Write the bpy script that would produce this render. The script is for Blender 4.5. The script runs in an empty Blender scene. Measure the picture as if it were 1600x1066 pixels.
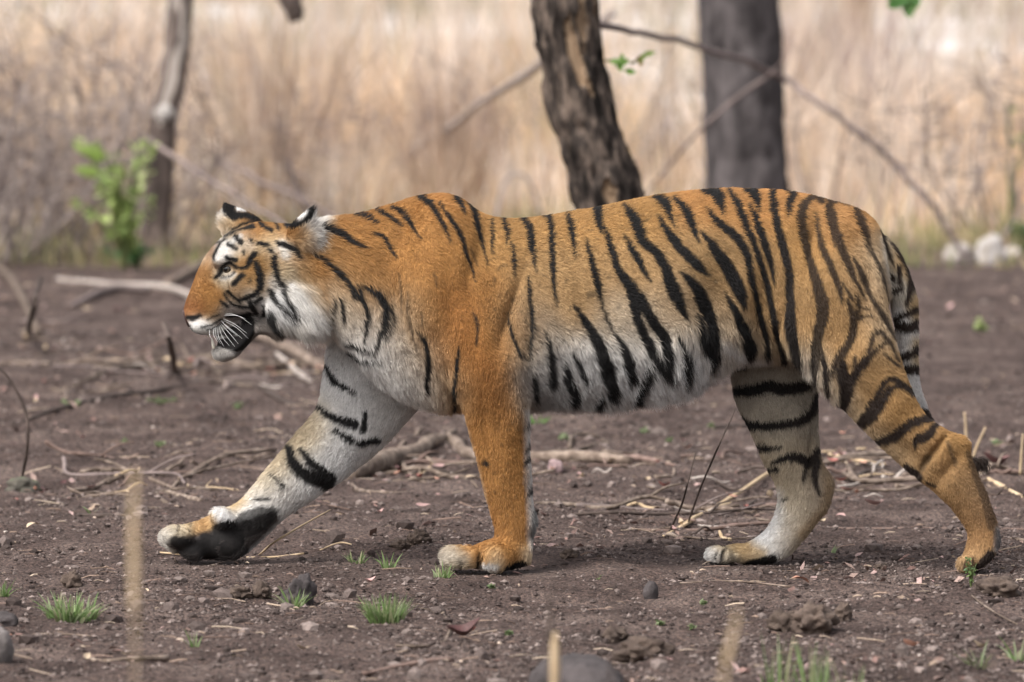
import bpy, bmesh, math, random
import numpy as np
from mathutils import Vector
from mathutils.bvhtree import BVHTree
from mathutils.kdtree import KDTree

random.seed(7)
RNG = np.random.default_rng(7)
scene = bpy.context.scene
COL = scene.collection

# ------------------------------------------------------------------ camera
CAM_D, CAM_H, FPX = 18.0, 1.707, 11700.0          # distance to the animal, eye height, focal length in photo pixels
PITCH = math.atan(753.0 / FPX)
cam_data = bpy.data.cameras.new('camera')
cam = bpy.data.objects.new('camera', cam_data)
COL.objects.link(cam)
cam.location = (0, -CAM_D, CAM_H)
cam.rotation_euler = (math.pi / 2 - PITCH, 0, 0)
cam_data.sensor_width = 36.0
cam_data.lens = 36.0 * FPX / 1600.0
cam_data.clip_end = 5000.0
cam_data.dof.use_dof = True
cam_data.dof.focus_distance = 17.95
cam_data.dof.aperture_fstop = 4.6
scene.camera = cam

# ------------------------------------------------------------------ sky, sun, exposure
SUN_EL, SUN_AZ = math.radians(52), math.radians(-132)   # high, from behind the camera's left shoulder
world = bpy.data.worlds.new('World')
scene.world = world
world.use_nodes = True
wn = world.node_tree
wn.nodes.clear()
wout = wn.nodes.new('ShaderNodeOutputWorld')
wbg = wn.nodes.new('ShaderNodeBackground')
sky = wn.nodes.new('ShaderNodeTexSky')
sky.sky_type = 'NISHITA'
sky.sun_disc = False
sky.sun_elevation = SUN_EL
sky.sun_rotation = SUN_AZ
sky.air_density = 1.0
sky.dust_density = 6.0
sky.ozone_density = 1.0
whs = wn.nodes.new('ShaderNodeHueSaturation')       # an overcast sky: the blue is washed out
whs.inputs['Saturation'].default_value = 0.28
wbg.inputs['Strength'].default_value = 0.15
wn.links.new(sky.outputs[0], whs.inputs['Color'])
wn.links.new(whs.outputs[0], wbg.inputs['Color'])
wn.links.new(wbg.outputs[0], wout.inputs['Surface'])
sun_data = bpy.data.lights.new('sun', 'SUN')
sun = bpy.data.objects.new('sun', sun_data)
COL.objects.link(sun)
sun_data.energy = 1.5
sun_data.angle = math.radians(16)
sun_data.color = (1.0, 0.96, 0.90)
sdir = Vector((math.sin(SUN_AZ) * math.cos(SUN_EL), math.cos(SUN_AZ) * math.cos(SUN_EL), math.sin(SUN_EL)))
sun.rotation_euler = sdir.to_track_quat('Z', 'Y').to_euler()
sun.location = (0, 0, 30)
scene.view_settings.view_transform = 'Standard'
scene.view_settings.look = 'None'
scene.view_settings.exposure = 0.64
scene.view_settings.gamma = 1.0
scene.view_settings.use_curve_mapping = False

# ------------------------------------------------------------------ pixel <-> place
CP, SP = math.cos(PITCH), math.sin(PITCH)


def ray(u, v):
    a = (np.asarray(u, float) - 800.0) / FPX
    b = -(np.asarray(v, float) - 533.0) / FPX
    return np.stack([a, CP + b * SP, -SP + b * CP], -1)


def P(u, v, Y=0.0):
    """point on the upright plane y = Y that the photo shows at (u, v)"""
    d = ray(u, v)
    t = (np.asarray(Y, float) + CAM_D) / d[..., 1]
    return np.stack([d[..., 0] * t, d[..., 1] * t - CAM_D, d[..., 2] * t + CAM_H], -1)


def G(u, v):
    """point on the ground (z = 0) that the photo shows at (u, v)"""
    d = ray(u, v)
    t = -CAM_H / d[..., 2]
    return np.stack([d[..., 0] * t, d[..., 1] * t - CAM_D, d[..., 2] * 0], -1)


def proj(p):
    q = np.asarray(p, float) - np.array([0, -CAM_D, CAM_H])
    f = q[..., 1] * CP - q[..., 2] * SP
    up = q[..., 1] * SP + q[..., 2] * CP
    return np.stack([800 + FPX * q[..., 0] / f, 533 - FPX * up / f], -1)


def pxm(Y):
    return FPX / (Y + CAM_D)


# ------------------------------------------------------------------ noise
def _hash(ix, iy, iz):
    n = (ix * 374761393 + iy * 668265263 + iz * 2147483647 + 1013904223) & 0xffffffff
    n = ((n ^ (n >> 13)) * 1274126177) & 0xffffffff
    return ((n ^ (n >> 16)) & 0xffff) / 65535.0


def vnoise(p, seed=0):
    """value noise, -1..1, p (..., 3)"""
    p = np.asarray(p, float) + seed * 17.31
    i = np.floor(p).astype(np.int64)
    f = p - i
    f = f * f * (3 - 2 * f)
    r = 0
    for dx in (0, 1):
        wx = f[..., 0] if dx else 1 - f[..., 0]
        for dy in (0, 1):
            wy = f[..., 1] if dy else 1 - f[..., 1]
            for dz in (0, 1):
                wz = f[..., 2] if dz else 1 - f[..., 2]
                r = r + wx * wy * wz * _hash(i[..., 0] + dx, i[..., 1] + dy, i[..., 2] + dz)
    return r * 2 - 1


def fbm(p, oct=3, seed=0):
    r, a = 0, 1.0
    p = np.asarray(p, float)
    for k in range(oct):
        r = r + a * vnoise(p * (2.03 ** k), seed + k)
        a *= 0.5
    return r


def srgb(r, g, b):
    c = np.array([r, g, b], float) / 255.0
    return np.where(c <= 0.04045, c / 12.92, ((c + 0.055) / 1.055) ** 2.4)


# ------------------------------------------------------------------ mesh helpers
def mesh_np(name, V, F, smooth=True):
    """V (n,3); F (m,k) or a list of such arrays"""
    Fs = F if isinstance(F, list) else [F]
    me = bpy.data.meshes.new(name)
    V = np.asarray(V, np.float32)
    me.vertices.add(len(V))
    me.vertices.foreach_set('co', V.ravel())
    loops = np.concatenate([np.asarray(f).ravel() for f in Fs]).astype(np.int32)
    tot = np.concatenate([np.full(len(f), np.asarray(f).shape[1], np.int32) for f in Fs])
    start = np.concatenate([[0], np.cumsum(tot)[:-1]]).astype(np.int32)
    me.loops.add(len(loops))
    me.loops.foreach_set('vertex_index', loops)
    me.polygons.add(len(tot))
    me.polygons.foreach_set('loop_start', start)
    me.polygons.foreach_set('use_smooth', np.full(len(tot), smooth, bool))
    me.update(calc_edges=True)
    return me


def set_col(me, C, name='col'):
    a = me.attributes.new(name, 'FLOAT_COLOR', 'POINT')
    C = np.asarray(C, np.float32)
    if C.shape[1] == 3:
        C = np.concatenate([C, np.ones((len(C), 1), np.float32)], 1)
    a.data.foreach_set('color', C.ravel())


def link(name, data, mat=None, parent=None, loc=None, label=None, cat=None, group=None, kind=None):
    o = bpy.data.objects.new(name, data)
    COL.objects.link(o)
    if mat is not None and data is not None:
        data.materials.clear()
        data.materials.append(mat)
    if parent is not None:
        o.parent = parent
    if loc is not None:
        o.location = loc
    for k, val in (('label', label), ('category', cat), ('group', group), ('kind', kind)):
        if val:
            o[k] = val
    return o


def catmull(pts, n):
    """smooth polyline through rows of pts, n samples per span"""
    pts = np.asarray(pts, float)
    if len(pts) < 3:
        t = np.linspace(0, 1, n + 1)[:, None]
        return pts[0] * (1 - t) + pts[-1] * t
    p = np.vstack([2 * pts[0] - pts[1], pts, 2 * pts[-1] - pts[-2]])
    out = []
    for i in range(1, len(p) - 2):
        t = np.linspace(0, 1, n, endpoint=False)[:, None]
        a, b, c, d = p[i - 1], p[i], p[i + 1], p[i + 2]
        out.append(0.5 * (2 * b + (c - a) * t + (2 * a - 5 * b + 4 * c - d) * t ** 2 + (3 * b - a - 3 * c + d) * t ** 3))
    out.append(pts[-1:])
    return np.vstack(out)


def ring_faces(n, m, caps=True):
    """n rings of m points"""
    i = np.arange(n - 1)[:, None] * m
    j = np.arange(m)[None, :]
    k = (j + 1) % m
    q = np.stack([i + j, i + k, i + m + k, i + m + j], -1).reshape(-1, 4)
    return q


def tube(pts, rad, seg=8, per=4, wob=0.0, seed=0, flat=1.0):
    """closed tapered tube along a smoothed polyline; returns V, [quads, tris]"""
    pts = np.asarray(pts, float)
    rad = np.asarray(rad, float) * np.ones(len(pts))
    c = catmull(np.hstack([pts, rad[:, None]]), per)
    r = np.maximum(c[:, 3], 1e-4)
    c = c[:, :3]
    if wob:
        L = np.linalg.norm(np.diff(c, axis=0), axis=1).sum() + 1e-6
        s = np.linspace(0, L, len(c))[:, None] * np.array([[6.0, 0, 0]]) + seed * 3.7
        for ax in range(3):
            c[:, ax] += wob * vnoise(s + ax * 9.1) * np.minimum(1, np.arange(len(c)) / 2)
    t = np.gradient(c, axis=0)
    t /= np.linalg.norm(t, axis=1, keepdims=True) + 1e-12
    ref = np.array([0, 0, 1.0]) if abs(t[:, 2]).mean() < 0.8 else np.array([0, 1.0, 0])
    a = np.cross(t, ref)
    a /= np.linalg.norm(a, axis=1, keepdims=True) + 1e-12
    b = np.cross(a, t)
    ph = np.linspace(0, 2 * np.pi, seg, endpoint=False)
    rr = r[:, None] * np.ones((1, seg))
    if wob:
        q = c[:, None, :] + (a[:, None] * np.cos(ph)[None, :, None] + b[:, None] * np.sin(ph)[None, :, None]) * r[:, None, None]
        rr = rr * (1 + 0.22 * vnoise(q * 60, seed))
    V = c[:, None, :] + a[:, None] * (np.cos(ph)[None, :] * rr)[..., None] + b[:, None] * (np.sin(ph)[None, :] * rr * flat)[..., None]
    n = len(c)
    V = V.reshape(-1, 3)
    q = ring_faces(n, seg)
    V = np.vstack([V, c[0], c[-1]])
    j = np.arange(seg)
    k = (j + 1) % seg
    t0 = np.stack([np.full(seg, n * seg), k, j], -1)
    t1 = np.stack([np.full(seg, n * seg + 1), (n - 1) * seg + j, (n - 1) * seg + k], -1)
    return V, [q, np.vstack([t0, t1])]


def merge(parts):
    """join (V, [quads, tris]) shells"""
    Vs, Qs, Ts, o = [], [], [], 0
    for V, F in parts:
        Vs.append(V)
        for f in (F if isinstance(F, list) else [F]):
            (Qs if f.shape[1] == 4 else Ts).append(f + o)
        o += len(V)
    F = []
    if Qs:
        F.append(np.vstack(Qs))
    if Ts:
        F.append(np.vstack(Ts))
    return np.vstack(Vs), F


_ico = {}


def icos(sub):
    if sub not in _ico:
        bm = bmesh.new()
        bmesh.ops.create_icosphere(bm, subdivisions=sub, radius=1.0)
        bm.verts.ensure_lookup_table()
        _ico[sub] = (np.array([v.co[:] for v in bm.verts]), np.array([[v.index for v in f.verts] for f in bm.faces]))
        bm.free()
    return _ico[sub]


# ------------------------------------------------------------------ materials
def new_mat(name):
    m = bpy.data.materials.new(name)
    m.use_nodes = True
    nt = m.node_tree
    bs = nt.nodes['Principled BSDF']
    bs.inputs['Roughness'].default_value = 0.85
    bs.inputs['Specular IOR Level'].default_value = 0.25
    return m, nt, bs


def nd(nt, typ, **kw):
    n = nt.nodes.new(typ)
    for k, v in kw.items():
        if k in n.inputs.keys():
            n.inputs[k].default_value = v
        else:
            setattr(n, k, v)
    return n


def ramp(nt, fac, stops):
    r = nt.nodes.new('ShaderNodeValToRGB')
    e = r.color_ramp.elements
    while len(e) < len(stops):
        e.new(0.5)
    for i, (p, c) in enumerate(stops):
        e[i].position = p
        e[i].color = (*c, 1)
    nt.links.new(fac, r.inputs[0])
    return r.outputs[0]


def noise_mat(name, stops, scale=20.0, detail=6, rough=0.85, bump=0.0, bscale=None, stretch=(1, 1, 1), spec=0.25, rnd=0.0, transl=0.0):
    """noise-coloured procedural material in object space, a little different for every object"""
    m, nt, bs = new_mat(name)
    tc = nd(nt, 'ShaderNodeTexCoord')
    mp = nd(nt, 'ShaderNodeMapping')
    mp.inputs['Scale'].default_value = stretch
    nt.links.new(tc.outputs['Object'], mp.inputs['Vector'])
    oi = nd(nt, 'ShaderNodeObjectInfo')
    no = nd(nt, 'ShaderNodeTexNoise', noise_dimensions='4D', Scale=scale, Detail=detail, Roughness=0.6)
    nt.links.new(mp.outputs[0], no.inputs['Vector'])
    w = nd(nt, 'ShaderNodeMath', operation='MULTIPLY')
    w.inputs[1].default_value = 37.0
    nt.links.new(oi.outputs['Random'], w.inputs[0])
    nt.links.new(w.outputs[0], no.inputs['W'])
    col = ramp(nt, no.outputs['Fac'], stops)
    if rnd:
        hs = nd(nt, 'ShaderNodeHueSaturation')
        ma = nd(nt, 'ShaderNodeMapRange')
        ma.inputs['To Min'].default_value = 1 - rnd
        ma.inputs['To Max'].default_value = 1 + rnd
        nt.links.new(oi.outputs['Random'], ma.inputs['Value'])
        nt.links.new(ma.outputs[0], hs.inputs['Value'])
        nt.links.new(col, hs.inputs['Color'])
        col = hs.outputs[0]
    nt.links.new(col, bs.inputs['Base Color'])
    bs.inputs['Roughness'].default_value = rough
    bs.inputs['Specular IOR Level'].default_value = spec
    if bump:
        n2 = nd(nt, 'ShaderNodeTexNoise', Scale=bscale or scale * 3, Detail=8, Roughness=0.65)
        nt.links.new(mp.outputs[0], n2.inputs['Vector'])
        b = nd(nt, 'ShaderNodeBump', Strength=bump, Distance=0.01)
        nt.links.new(n2.outputs['Fac'], b.inputs['Height'])
        nt.links.new(b.outputs[0], bs.inputs['Normal'])
    return m


def attr_mat(name, rough=0.8, spec=0.2, nscale=0.0, namp=0.3, transl=0.0):
    """colour from the per-vertex 'col' attribute times a fine grain"""
    m, nt, bs = new_mat(name)
    at = nd(nt, 'ShaderNodeAttribute', attribute_name='col')
    col = at.outputs['Color']
    if nscale:
        tc = nd(nt, 'ShaderNodeTexCoord')
        no = nd(nt, 'ShaderNodeTexNoise', Scale=nscale, Detail=6, Roughness=0.65)
        nt.links.new(tc.outputs['Object'], no.inputs['Vector'])
        mr = nd(nt, 'ShaderNodeMapRange')
        mr.inputs['From Min'].default_value = 0.3
        mr.inputs['From Max'].default_value = 0.7
        mr.inputs['To Min'].default_value = 1 - namp
        mr.inputs['To Max'].default_value = 1 + namp
        nt.links.new(no.outputs['Fac'], mr.inputs['Value'])
        hs = nd(nt, 'ShaderNodeHueSaturation')
        nt.links.new(mr.outputs[0], hs.inputs['Value'])
        nt.links.new(col, hs.inputs['Color'])
        col = hs.outputs[0]
    nt.links.new(col, bs.inputs['Base Color'])
    bs.inputs['Roughness'].default_value = rough
    bs.inputs['Specular IOR Level'].default_value = spec
    if transl:
        tr = nd(nt, 'ShaderNodeBsdfTranslucent')
        nt.links.new(col, tr.inputs['Color'])
        mx = nd(nt, 'ShaderNodeMixShader')
        mx.inputs[0].default_value = transl
        nt.links.new(bs.outputs[0], mx.inputs[1])
        nt.links.new(tr.outputs[0], mx.inputs[2])
        nt.links.new(mx.outputs[0], nt.nodes['Material Output'].inputs['Surface'])
    return m

# ================================================================== the ground
PAWS = np.array([P(765, 885, -0.13), P(1160, 880, 0.1), P(1520, 890, -0.12), P(330, 878, 0.1), P(700, 880, -0.13)])


def gh(x, y):
    """height of the ground"""
    x = np.asarray(x, float)
    y = np.asarray(y, float)
    z = np.zeros_like(x)
    p = np.stack([x, y, z], -1)
    h = 0.018 * vnoise(p * 1.3, 3) + 0.012 * vnoise(p * 4.1, 4)
    near = np.clip((16 - y) / 6, 0, 1) * np.clip((9 - np.abs(x)) / 4, 0, 1)
    rough = 0.5 + 0.5 * np.clip(vnoise(p * 0.9, 8) + 0.5, 0, 1.3)
    h = h + near * rough * (0.011 * vnoise(p * 11, 5) + 0.009 * vnoise(p * 27, 6) + 0.006 * vnoise(p * 55, 9))
    d = np.min(np.hypot(x[..., None] - PAWS[:, 0], (y[..., None] - PAWS[:, 1])), -1)
    h = h * np.clip(d / 0.28 - 0.3, 0.10, 1)
    far = np.clip((y - 24) / 40, 0, 1)
    return h + far * 0.25 * vnoise(p * 0.11, 12)


def build_ground():
    def axis(lo, hi, step, out, grow=1.35):
        a = list(np.arange(lo, hi + step / 2, step))
        s = step
        while a[-1] < out:
            s *= grow
            a.append(a[-1] + s)
        s = step
        b = []
        x = a[0]
        while x > -out:
            s *= grow
            x -= s
            b.append(x)
        return np.array(b[::-1] + a)
    xs = axis(-2.3, 2.3, 0.0135, 1500)
    ys = axis(-3.2, 6.0, 0.022, 1500, 1.06)
    X, Y = np.meshgrid(xs, ys)
    V = np.stack([X, Y, gh(X, Y)], -1).reshape(-1, 3)
    n, m = len(ys), len(xs)
    i = np.arange(n - 1)[:, None] * m + np.arange(m - 1)[None, :]
    F = np.stack([i, i + 1, i + m + 1, i + m], -1).reshape(-1, 4)
    me = mesh_np('ground', V, F)
    m_, nt, bs = new_mat('dark_soil')
    geo = nd(nt, 'ShaderNodeNewGeometry')
    pos = geo.outputs['Position']

    def noise(scale, detail=6, rough=0.6, st=None):
        no = nd(nt, 'ShaderNodeTexNoise', Scale=scale, Detail=detail, Roughness=rough)
        nt.links.new(pos, no.inputs['Vector'])
        return no.outputs['Fac']

    def mix(f, a, b, mode='MIX'):
        x = nd(nt, 'ShaderNodeMix', data_type='RGBA', blend_type=mode)
        for s, val in ((0, f), (6, a), (7, b)):
            if isinstance(val, (float, int)):
                x.inputs[s].default_value = val
            elif isinstance(val, tuple):
                x.inputs[s].default_value = (*val, 1)
            else:
                nt.links.new(val, x.inputs[s])
        return x.outputs[2]
    soil = ramp(nt, noise(3.0, 8, 0.65), [(0.34, (0.060, 0.044, 0.040)), (0.5, (0.110, 0.081, 0.073)), (0.66, (0.170, 0.130, 0.116))])
    grain = ramp(nt, noise(120, 5, 0.7), [(0.38, (0.42, 0.42, 0.42)), (0.5, (0.95, 0.95, 0.95)), (0.62, (1.75, 1.65, 1.55))])
    near = mix(1.0, soil, grain, 'MULTIPLY')
    # distance zones: bare earth, then straw litter, then pale dry lake bed
    sx = nd(nt, 'ShaderNodeSeparateXYZ')
    nt.links.new(pos, sx.inputs[0])

    def zone(lo, hi, amp, nsc):
        a = nd(nt, 'ShaderNodeMath', operation='MULTIPLY_ADD')
        nt.links.new(noise(nsc, 3), a.inputs[0])
        a.inputs[1].default_value = amp
        nt.links.new(sx.outputs['Y'], a.inputs[2])
        r = nd(nt, 'ShaderNodeMapRange')
        r.inputs['From Min'].default_value = lo
        r.inputs['From Max'].default_value = hi
        nt.links.new(a.outputs[0], r.inputs['Value'])
        return r.outputs[0]
    straw = ramp(nt, noise(1.2, 6), [(0.3, (0.25, 0.18, 0.11)), (0.6, (0.45, 0.34, 0.22)), (0.75, (0.30, 0.27, 0.13))])
    pale = ramp(nt, noise(0.22, 5), [(0.40, (0.34, 0.27, 0.21)), (0.5, (0.62, 0.55, 0.51)), (0.60, (0.76, 0.73, 0.72))])
    c = mix(zone(15.5, 18.5, 4.0, 0.5), near, straw)
    c = mix(zone(22, 30, 10.0, 0.2), c, pale)
    nt.links.new(c, bs.inputs['Base Color'])
    bs.inputs['Roughness'].default_value = 0.95
    bs.inputs['Specular IOR Level'].default_value = 0.1
    b = nd(nt, 'ShaderNodeBump', Strength=1.0, Distance=0.012)
    nt.links.new(noise(95, 8, 0.7), b.inputs['Height'])
    nt.links.new(b.outputs[0], bs.inputs['Normal'])
    link('ground', me, m_, kind='structure')


build_ground()

# ================================================================== the tiger
BODY, HEAD, NFORE, FFORE, NHIND, FHIND, TAIL = range(7)
LOFTS = []       # (part, V, F)


def loft(part, st, per=6, m=36, e=2.15, smooth_caps=True):
    """st rows: uA,vA,uB,vB,yc,hw -- the two outline points seen in profile, depth centre and half width"""
    c = catmull(np.array(st, float), per)
    A = P(c[:, 0], c[:, 1], c[:, 4])
    B = P(c[:, 2], c[:, 3], c[:, 4])
    C, H = (A + B) / 2, (A - B) / 2
    if part >= NFORE:                                    # leave room for the fur
        hl = np.linalg.norm(H, axis=1, keepdims=True)
        H = H * np.maximum(1 - 0.0052 / np.maximum(hl, 1e-4), 0.7)
        c[:, 5] = c[:, 5] - 0.003
    ph = np.linspace(0, 2 * np.pi, m, endpoint=False)
    cs = np.sign(np.cos(ph)) * np.abs(np.cos(ph)) ** (2 / e)
    sn = np.sign(np.sin(ph)) * np.abs(np.sin(ph)) ** (2 / e)
    V = C[:, None] + H[:, None] * cs[None, :, None]
    V[..., 1] += np.maximum(c[:, 5], 0.002)[:, None] * sn[None, :]
    n = len(c)
    q = ring_faces(n, m)
    V = np.vstack([V.reshape(-1, 3), C[:1], C[-1:]])
    j = np.arange(m)
    k = (j + 1) % m
    t = np.vstack([np.stack([np.full(m, n * m), k, j], -1), np.stack([np.full(m, n * m + 1), (n - 1) * m + j, (n - 1) * m + k], -1)])
    LOFTS.append((part, V, [q, t]))


def blob(part, u, v, Y, ru, rv, ry, ang=0.0):
    V, F = icos(3)
    s = 1.0 / pxm(Y)
    ca, sa = math.cos(math.radians(ang)), math.sin(math.radians(ang))
    x, z = V[:, 0] * ru * s, V[:, 2] * rv * s
    W = np.stack([x * ca + z * sa, V[:, 1] * ry, -x * sa + z * ca], -1) + P(u, v, Y)
    LOFTS.append((part, W, [F]))


# torso and neck
loft(BODY, [
    (470, 352, 468, 492, 0, .085), (512, 341, 503, 508, 0, .100), (560, 335, 545, 548, 0, .120), (610, 319, 590, 596, 0, .140),
    (660, 305, 640, 628, 0, .155), (710, 307, 700, 640, 0, .165), (770, 340, 770, 640, 0, .180), (850, 338, 850, 633, 0, .195),
    (950, 321, 950, 626, 0, .200), (1050, 303, 1050, 602, 0, .198), (1130, 295, 1130, 562, 0, .188), (1200, 297, 1200, 552, 0, .175),
    (1260, 305, 1270, 560, 0, .16), (1310, 316, 1330, 540, 0, .14), (1350, 332, 1375, 500, 0, .105), (1372, 350, 1392, 450, 0, .06)])
# near fore leg: shoulder, arm, paw
loft(NFORE, [
    (655, 312, 735, 326, -.075, .040), (625, 370, 772, 385, -.105, .060), (612, 440, 800, 455, -.125, .070), (628, 500, 820, 512, -.135, .072),
    (672, 562, 828, 566, -.14, .070), (712, 620, 828, 616, -.14, .063), (727, 665, 829, 655, -.135, .056), (743, 725, 832, 720, -.13, .050),
    (758, 785, 836, 780, -.13, .044), (770, 828, 838, 822, -.13, .043), (771, 862, 830, 866, -.13, .046)])
loft(NFORE, [(832, 838, 828, 884, -.13, .036), (795, 832, 795, 892, -.135, .052), (755, 845, 755, 892, -.135, .060), (728, 857, 726, 886, -.13, .050),
             (712, 864, 712, 884, -.128, .036)], e=2.4)
blob(NFORE, 776, 872, -.192, 26, 22, .027)
blob(NFORE, 726, 870, -.178, 30, 19, .022)
blob(NFORE, 706, 870, -.136, 18, 17, .021)
blob(NFORE, 712, 870, -.094, 19, 17, .021)
blob(NFORE, 828, 815, -.13, 13, 24, .03)
# far fore leg, swung forward and lifted
loft(FFORE, [
    (650, 312, 730, 326, .075, .040), (580, 400, 770, 410, .105, .060), (530, 470, 730, 520, .115, .066), (513, 520, 690, 590, .11, .070), (503, 575, 655, 640, .11, .070),
    (490, 638, 612, 690, .11, .060), (452, 684, 562, 733, .11, .054), (412, 733, 512, 768, .11, .047), (371, 782, 456, 806, .11, .044),
    (338, 797, 412, 846, .11, .048), (316, 808, 378, 872, .11, .055), (294, 815, 332, 877, .11, .058), (274, 818, 288, 870, .11, .054), (262, 824, 270, 858, .11, .046), (255, 830, 260, 848, .11, .034)])
blob(FFORE, 348, 808, .062, 23, 17, .026, 20)
for (u, v, y) in ((277, 838, .058), (272, 840, .092), (272, 842, .126), (285, 842, .158)):
    blob(FFORE, u, v, y, 26, 19, .021, 15)
blob(FFORE, 350, 852, .082, 34, 23, .036, 14)
blob(FFORE, 300, 862, .070, 22, 14, .022, 20)
blob(FFORE, 272, 853, .085, 16, 11, .02, 30)
# near hind leg, pushing off
loft(NHIND, [
    (1225, 335, 1345, 350, -.07, .05), (1200, 420, 1380, 418, -.10, .075), (1203, 500, 1396, 508, -.118, .080), (1245, 566, 1416, 580, -.125, .076),
    (1300, 622, 1440, 637, -.125, .064), (1350, 676, 1470, 664, -.122, .054), (1398, 722, 1508, 683, -.12, .045), (1440, 757, 1524, 722, -.12, .038),
    (1482, 795, 1548, 776, -.12, .036), (1508, 830, 1561, 818, -.12, .037), (1506, 858, 1566, 844, -.12, .042), (1497, 880, 1556, 868, -.12, .050), (1499, 893, 1536, 889, -.12, .046)])
for (u, v, y) in ((1512, 880, -.165), (1508, 882, -.135), (1510, 882, -.10), (1518, 880, -.075)):
    blob(NHIND, u, v, y, 15, 14, .02)
blob(NHIND, 1505, 693, -.12, 13, 17, .024, -25)
blob(FHIND, 1292, 758, .11, 13, 20, .024, 10)
# far hind leg, standing
loft(FHIND, [
    (1225, 335, 1345, 350, .07, .05), (1175, 430, 1370, 430, .10, .075), (1135, 510, 1310, 528, .11, .075), (1138, 570, 1288, 582, .115, .074), (1146, 625, 1281, 622, .115, .068),
    (1169, 672, 1281, 668, .115, .058), (1189, 722, 1287, 714, .11, .047), (1206, 752, 1304, 752, .11, .041), (1213, 785, 1299, 792, .11, .038),
    (1196, 824, 1264, 838, .11, .039), (1168, 846, 1224, 876, .11, .045), (1142, 849, 1152, 882, .11, .052), (1127, 856, 1130, 880, .11, .046), (1118, 864, 1119, 877, .11, .034)])
for (u, v, y) in ((1126, 868, .060), (1119, 867, .094), (1120, 867, .128), (1127, 868, .160)):
    blob(FHIND, u, v, y, 18, 14, .021)
# tail, hanging behind the legs with its black tip beside the heel
loft(TAIL, [(1352, 348, 1345, 412, .0, .045), (1388, 368, 1360, 420, .005, .044), (1413, 402, 1378, 440, .01, .041), (1431, 448, 1388, 466, .015, .037), (1438, 500, 1394, 505, .02, .034),
            (1439, 550, 1400, 550, .025, .031), (1440, 595, 1404, 600, .03, .028), (1458, 645, 1424, 656, .035, .025), (1487, 690, 1462, 707, .035, .022),
            (1518, 711, 1508, 737, .035, .021), (1540, 708, 1536, 738, .035, .019), (1549, 718, 1548, 730, .035, .01)], m=20)
# head
loft(HEAD, [
    (500, 348, 492, 490, 0, .085), (470, 350, 462, 496, 0, .105), (440, 351, 437, 500, 0, .118), (405, 348, 408, 494, 0, .118), (374, 357, 388, 492, 0, .104),
    (347, 372, 371, 498, 0, .084), (325, 395, 350, 511, 0, .066), (311, 420, 335, 522, 0, .056), (299, 450, 321, 522, 0, .050), (290, 474, 308, 518, 0, .043), (286, 489, 299, 511, 0, .027)], e=2.05)
blob(HEAD, 318, 508, -.032, 24, 15, .026, 8)      # whisker pads
blob(HEAD, 318, 508, .032, 24, 15, .026, 8)
for s in (-1, 1):
    blob(HEAD, 357, 402, .062 * s, 26, 14, .022, -25)   # brow
    blob(HEAD, 385, 438, .088 * s, 30, 26, .024)        # cheek bone
    blob(HEAD, 452, 470, .085 * s, 38, 40, .040, 30)    # ruff
loft(HEAD, [(425, 486, 430, 518, 0, .066), (400, 500, 404, 521, 0, .055), (380, 520, 389, 538, 0, .047), (362, 537, 372, 554, 0, .042), (345, 542, 350, 563, 0, .036), (332, 545, 334, 557, 0, .024)], m=24)
loft(HEAD, [(402, 482, 400, 520, 0, .052), (376, 496, 374, 540, 0, .036), (352, 512, 350, 548, 0, .024), (340, 518, 340, 546, 0, .014)], m=20)
# ears: near one twisted so that its back faces forward, far one pricked
loft(HEAD, [(446, 376, 498, 384, -.080, .025), (449, 361, 499, 368, -.090, .020), (457, 347, 498, 352, -.097, .015), (470, 335, 497, 338, -.100, .011), (482, 324, 494, 326, -.100, .007), (489, 318, 493, 319, -.104, .003)], m=20)
loft(HEAD, [(352, 378, 415, 356, .074, .026), (345, 358, 407, 343, .080, .020), (344, 343, 393, 333, .084, .015), (346, 330, 376, 325, .086, .011), (347, 320, 360, 319, .086, .007), (348, 314, 353, 315, .086, .003)], m=20)

V0, F0 = merge([(v, f) for _, v, f in LOFTS])
src_part = np.concatenate([np.full(len(v), p) for p, v, _ in LOFTS])
tmp_me = mesh_np('tiger_shells', V0, F0)
tmp = bpy.data.objects.new('tiger_shells', tmp_me)
COL.objects.link(tmp)
md = tmp.modifiers.new('remesh', 'REMESH')
md.mode = 'VOXEL'
md.voxel_size = 0.0052
md.use_smooth_shade = True
dg = bpy.context.evaluated_depsgraph_get()
ev = tmp.evaluated_get(dg)
em = ev.to_mesh()
nv = len(em.vertices)
TV = np.empty(nv * 3, np.float32)
em.vertices.foreach_get('co', TV)
TV = TV.reshape(-1, 3).astype(float)
np_ = len(em.polygons)
lt = np.empty(np_, np.int32)
em.polygons.foreach_get('loop_total', lt)
lv = np.empty(len(em.loops), np.int32)
em.loops.foreach_get('vertex_index', lv)
assert (lt == 4).all()
TF = lv.reshape(-1, 4)
ed = np.empty(len(em.edges) * 2, np.int32)
em.edges.foreach_get('vertices', ed)
ED = ed.reshape(-1, 2)
ev.to_mesh_clear()
bpy.data.objects.remove(tmp)
bpy.data.meshes.remove(tmp_me)

# which limb a vertex belongs to
kd = KDTree(len(V0))
for i, p in enumerate(V0):
    kd.insert(p, i)
kd.balance()
TP = np.array([src_part[kd.find(p)[1]] for p in TV])


def lap(V, it, w, lam=0.55):
    a, b = ED[:, 0], ED[:, 1]
    deg = np.maximum(np.bincount(a, minlength=nv) + np.bincount(b, minlength=nv), 1)[:, None]
    for _ in range(it):
        s = np.stack([np.bincount(a, V[b, k], nv) + np.bincount(b, V[a, k], nv) for k in range(3)], -1) / deg
        V = V + (s - V) * (lam * w)[:, None]
    return V


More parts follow.
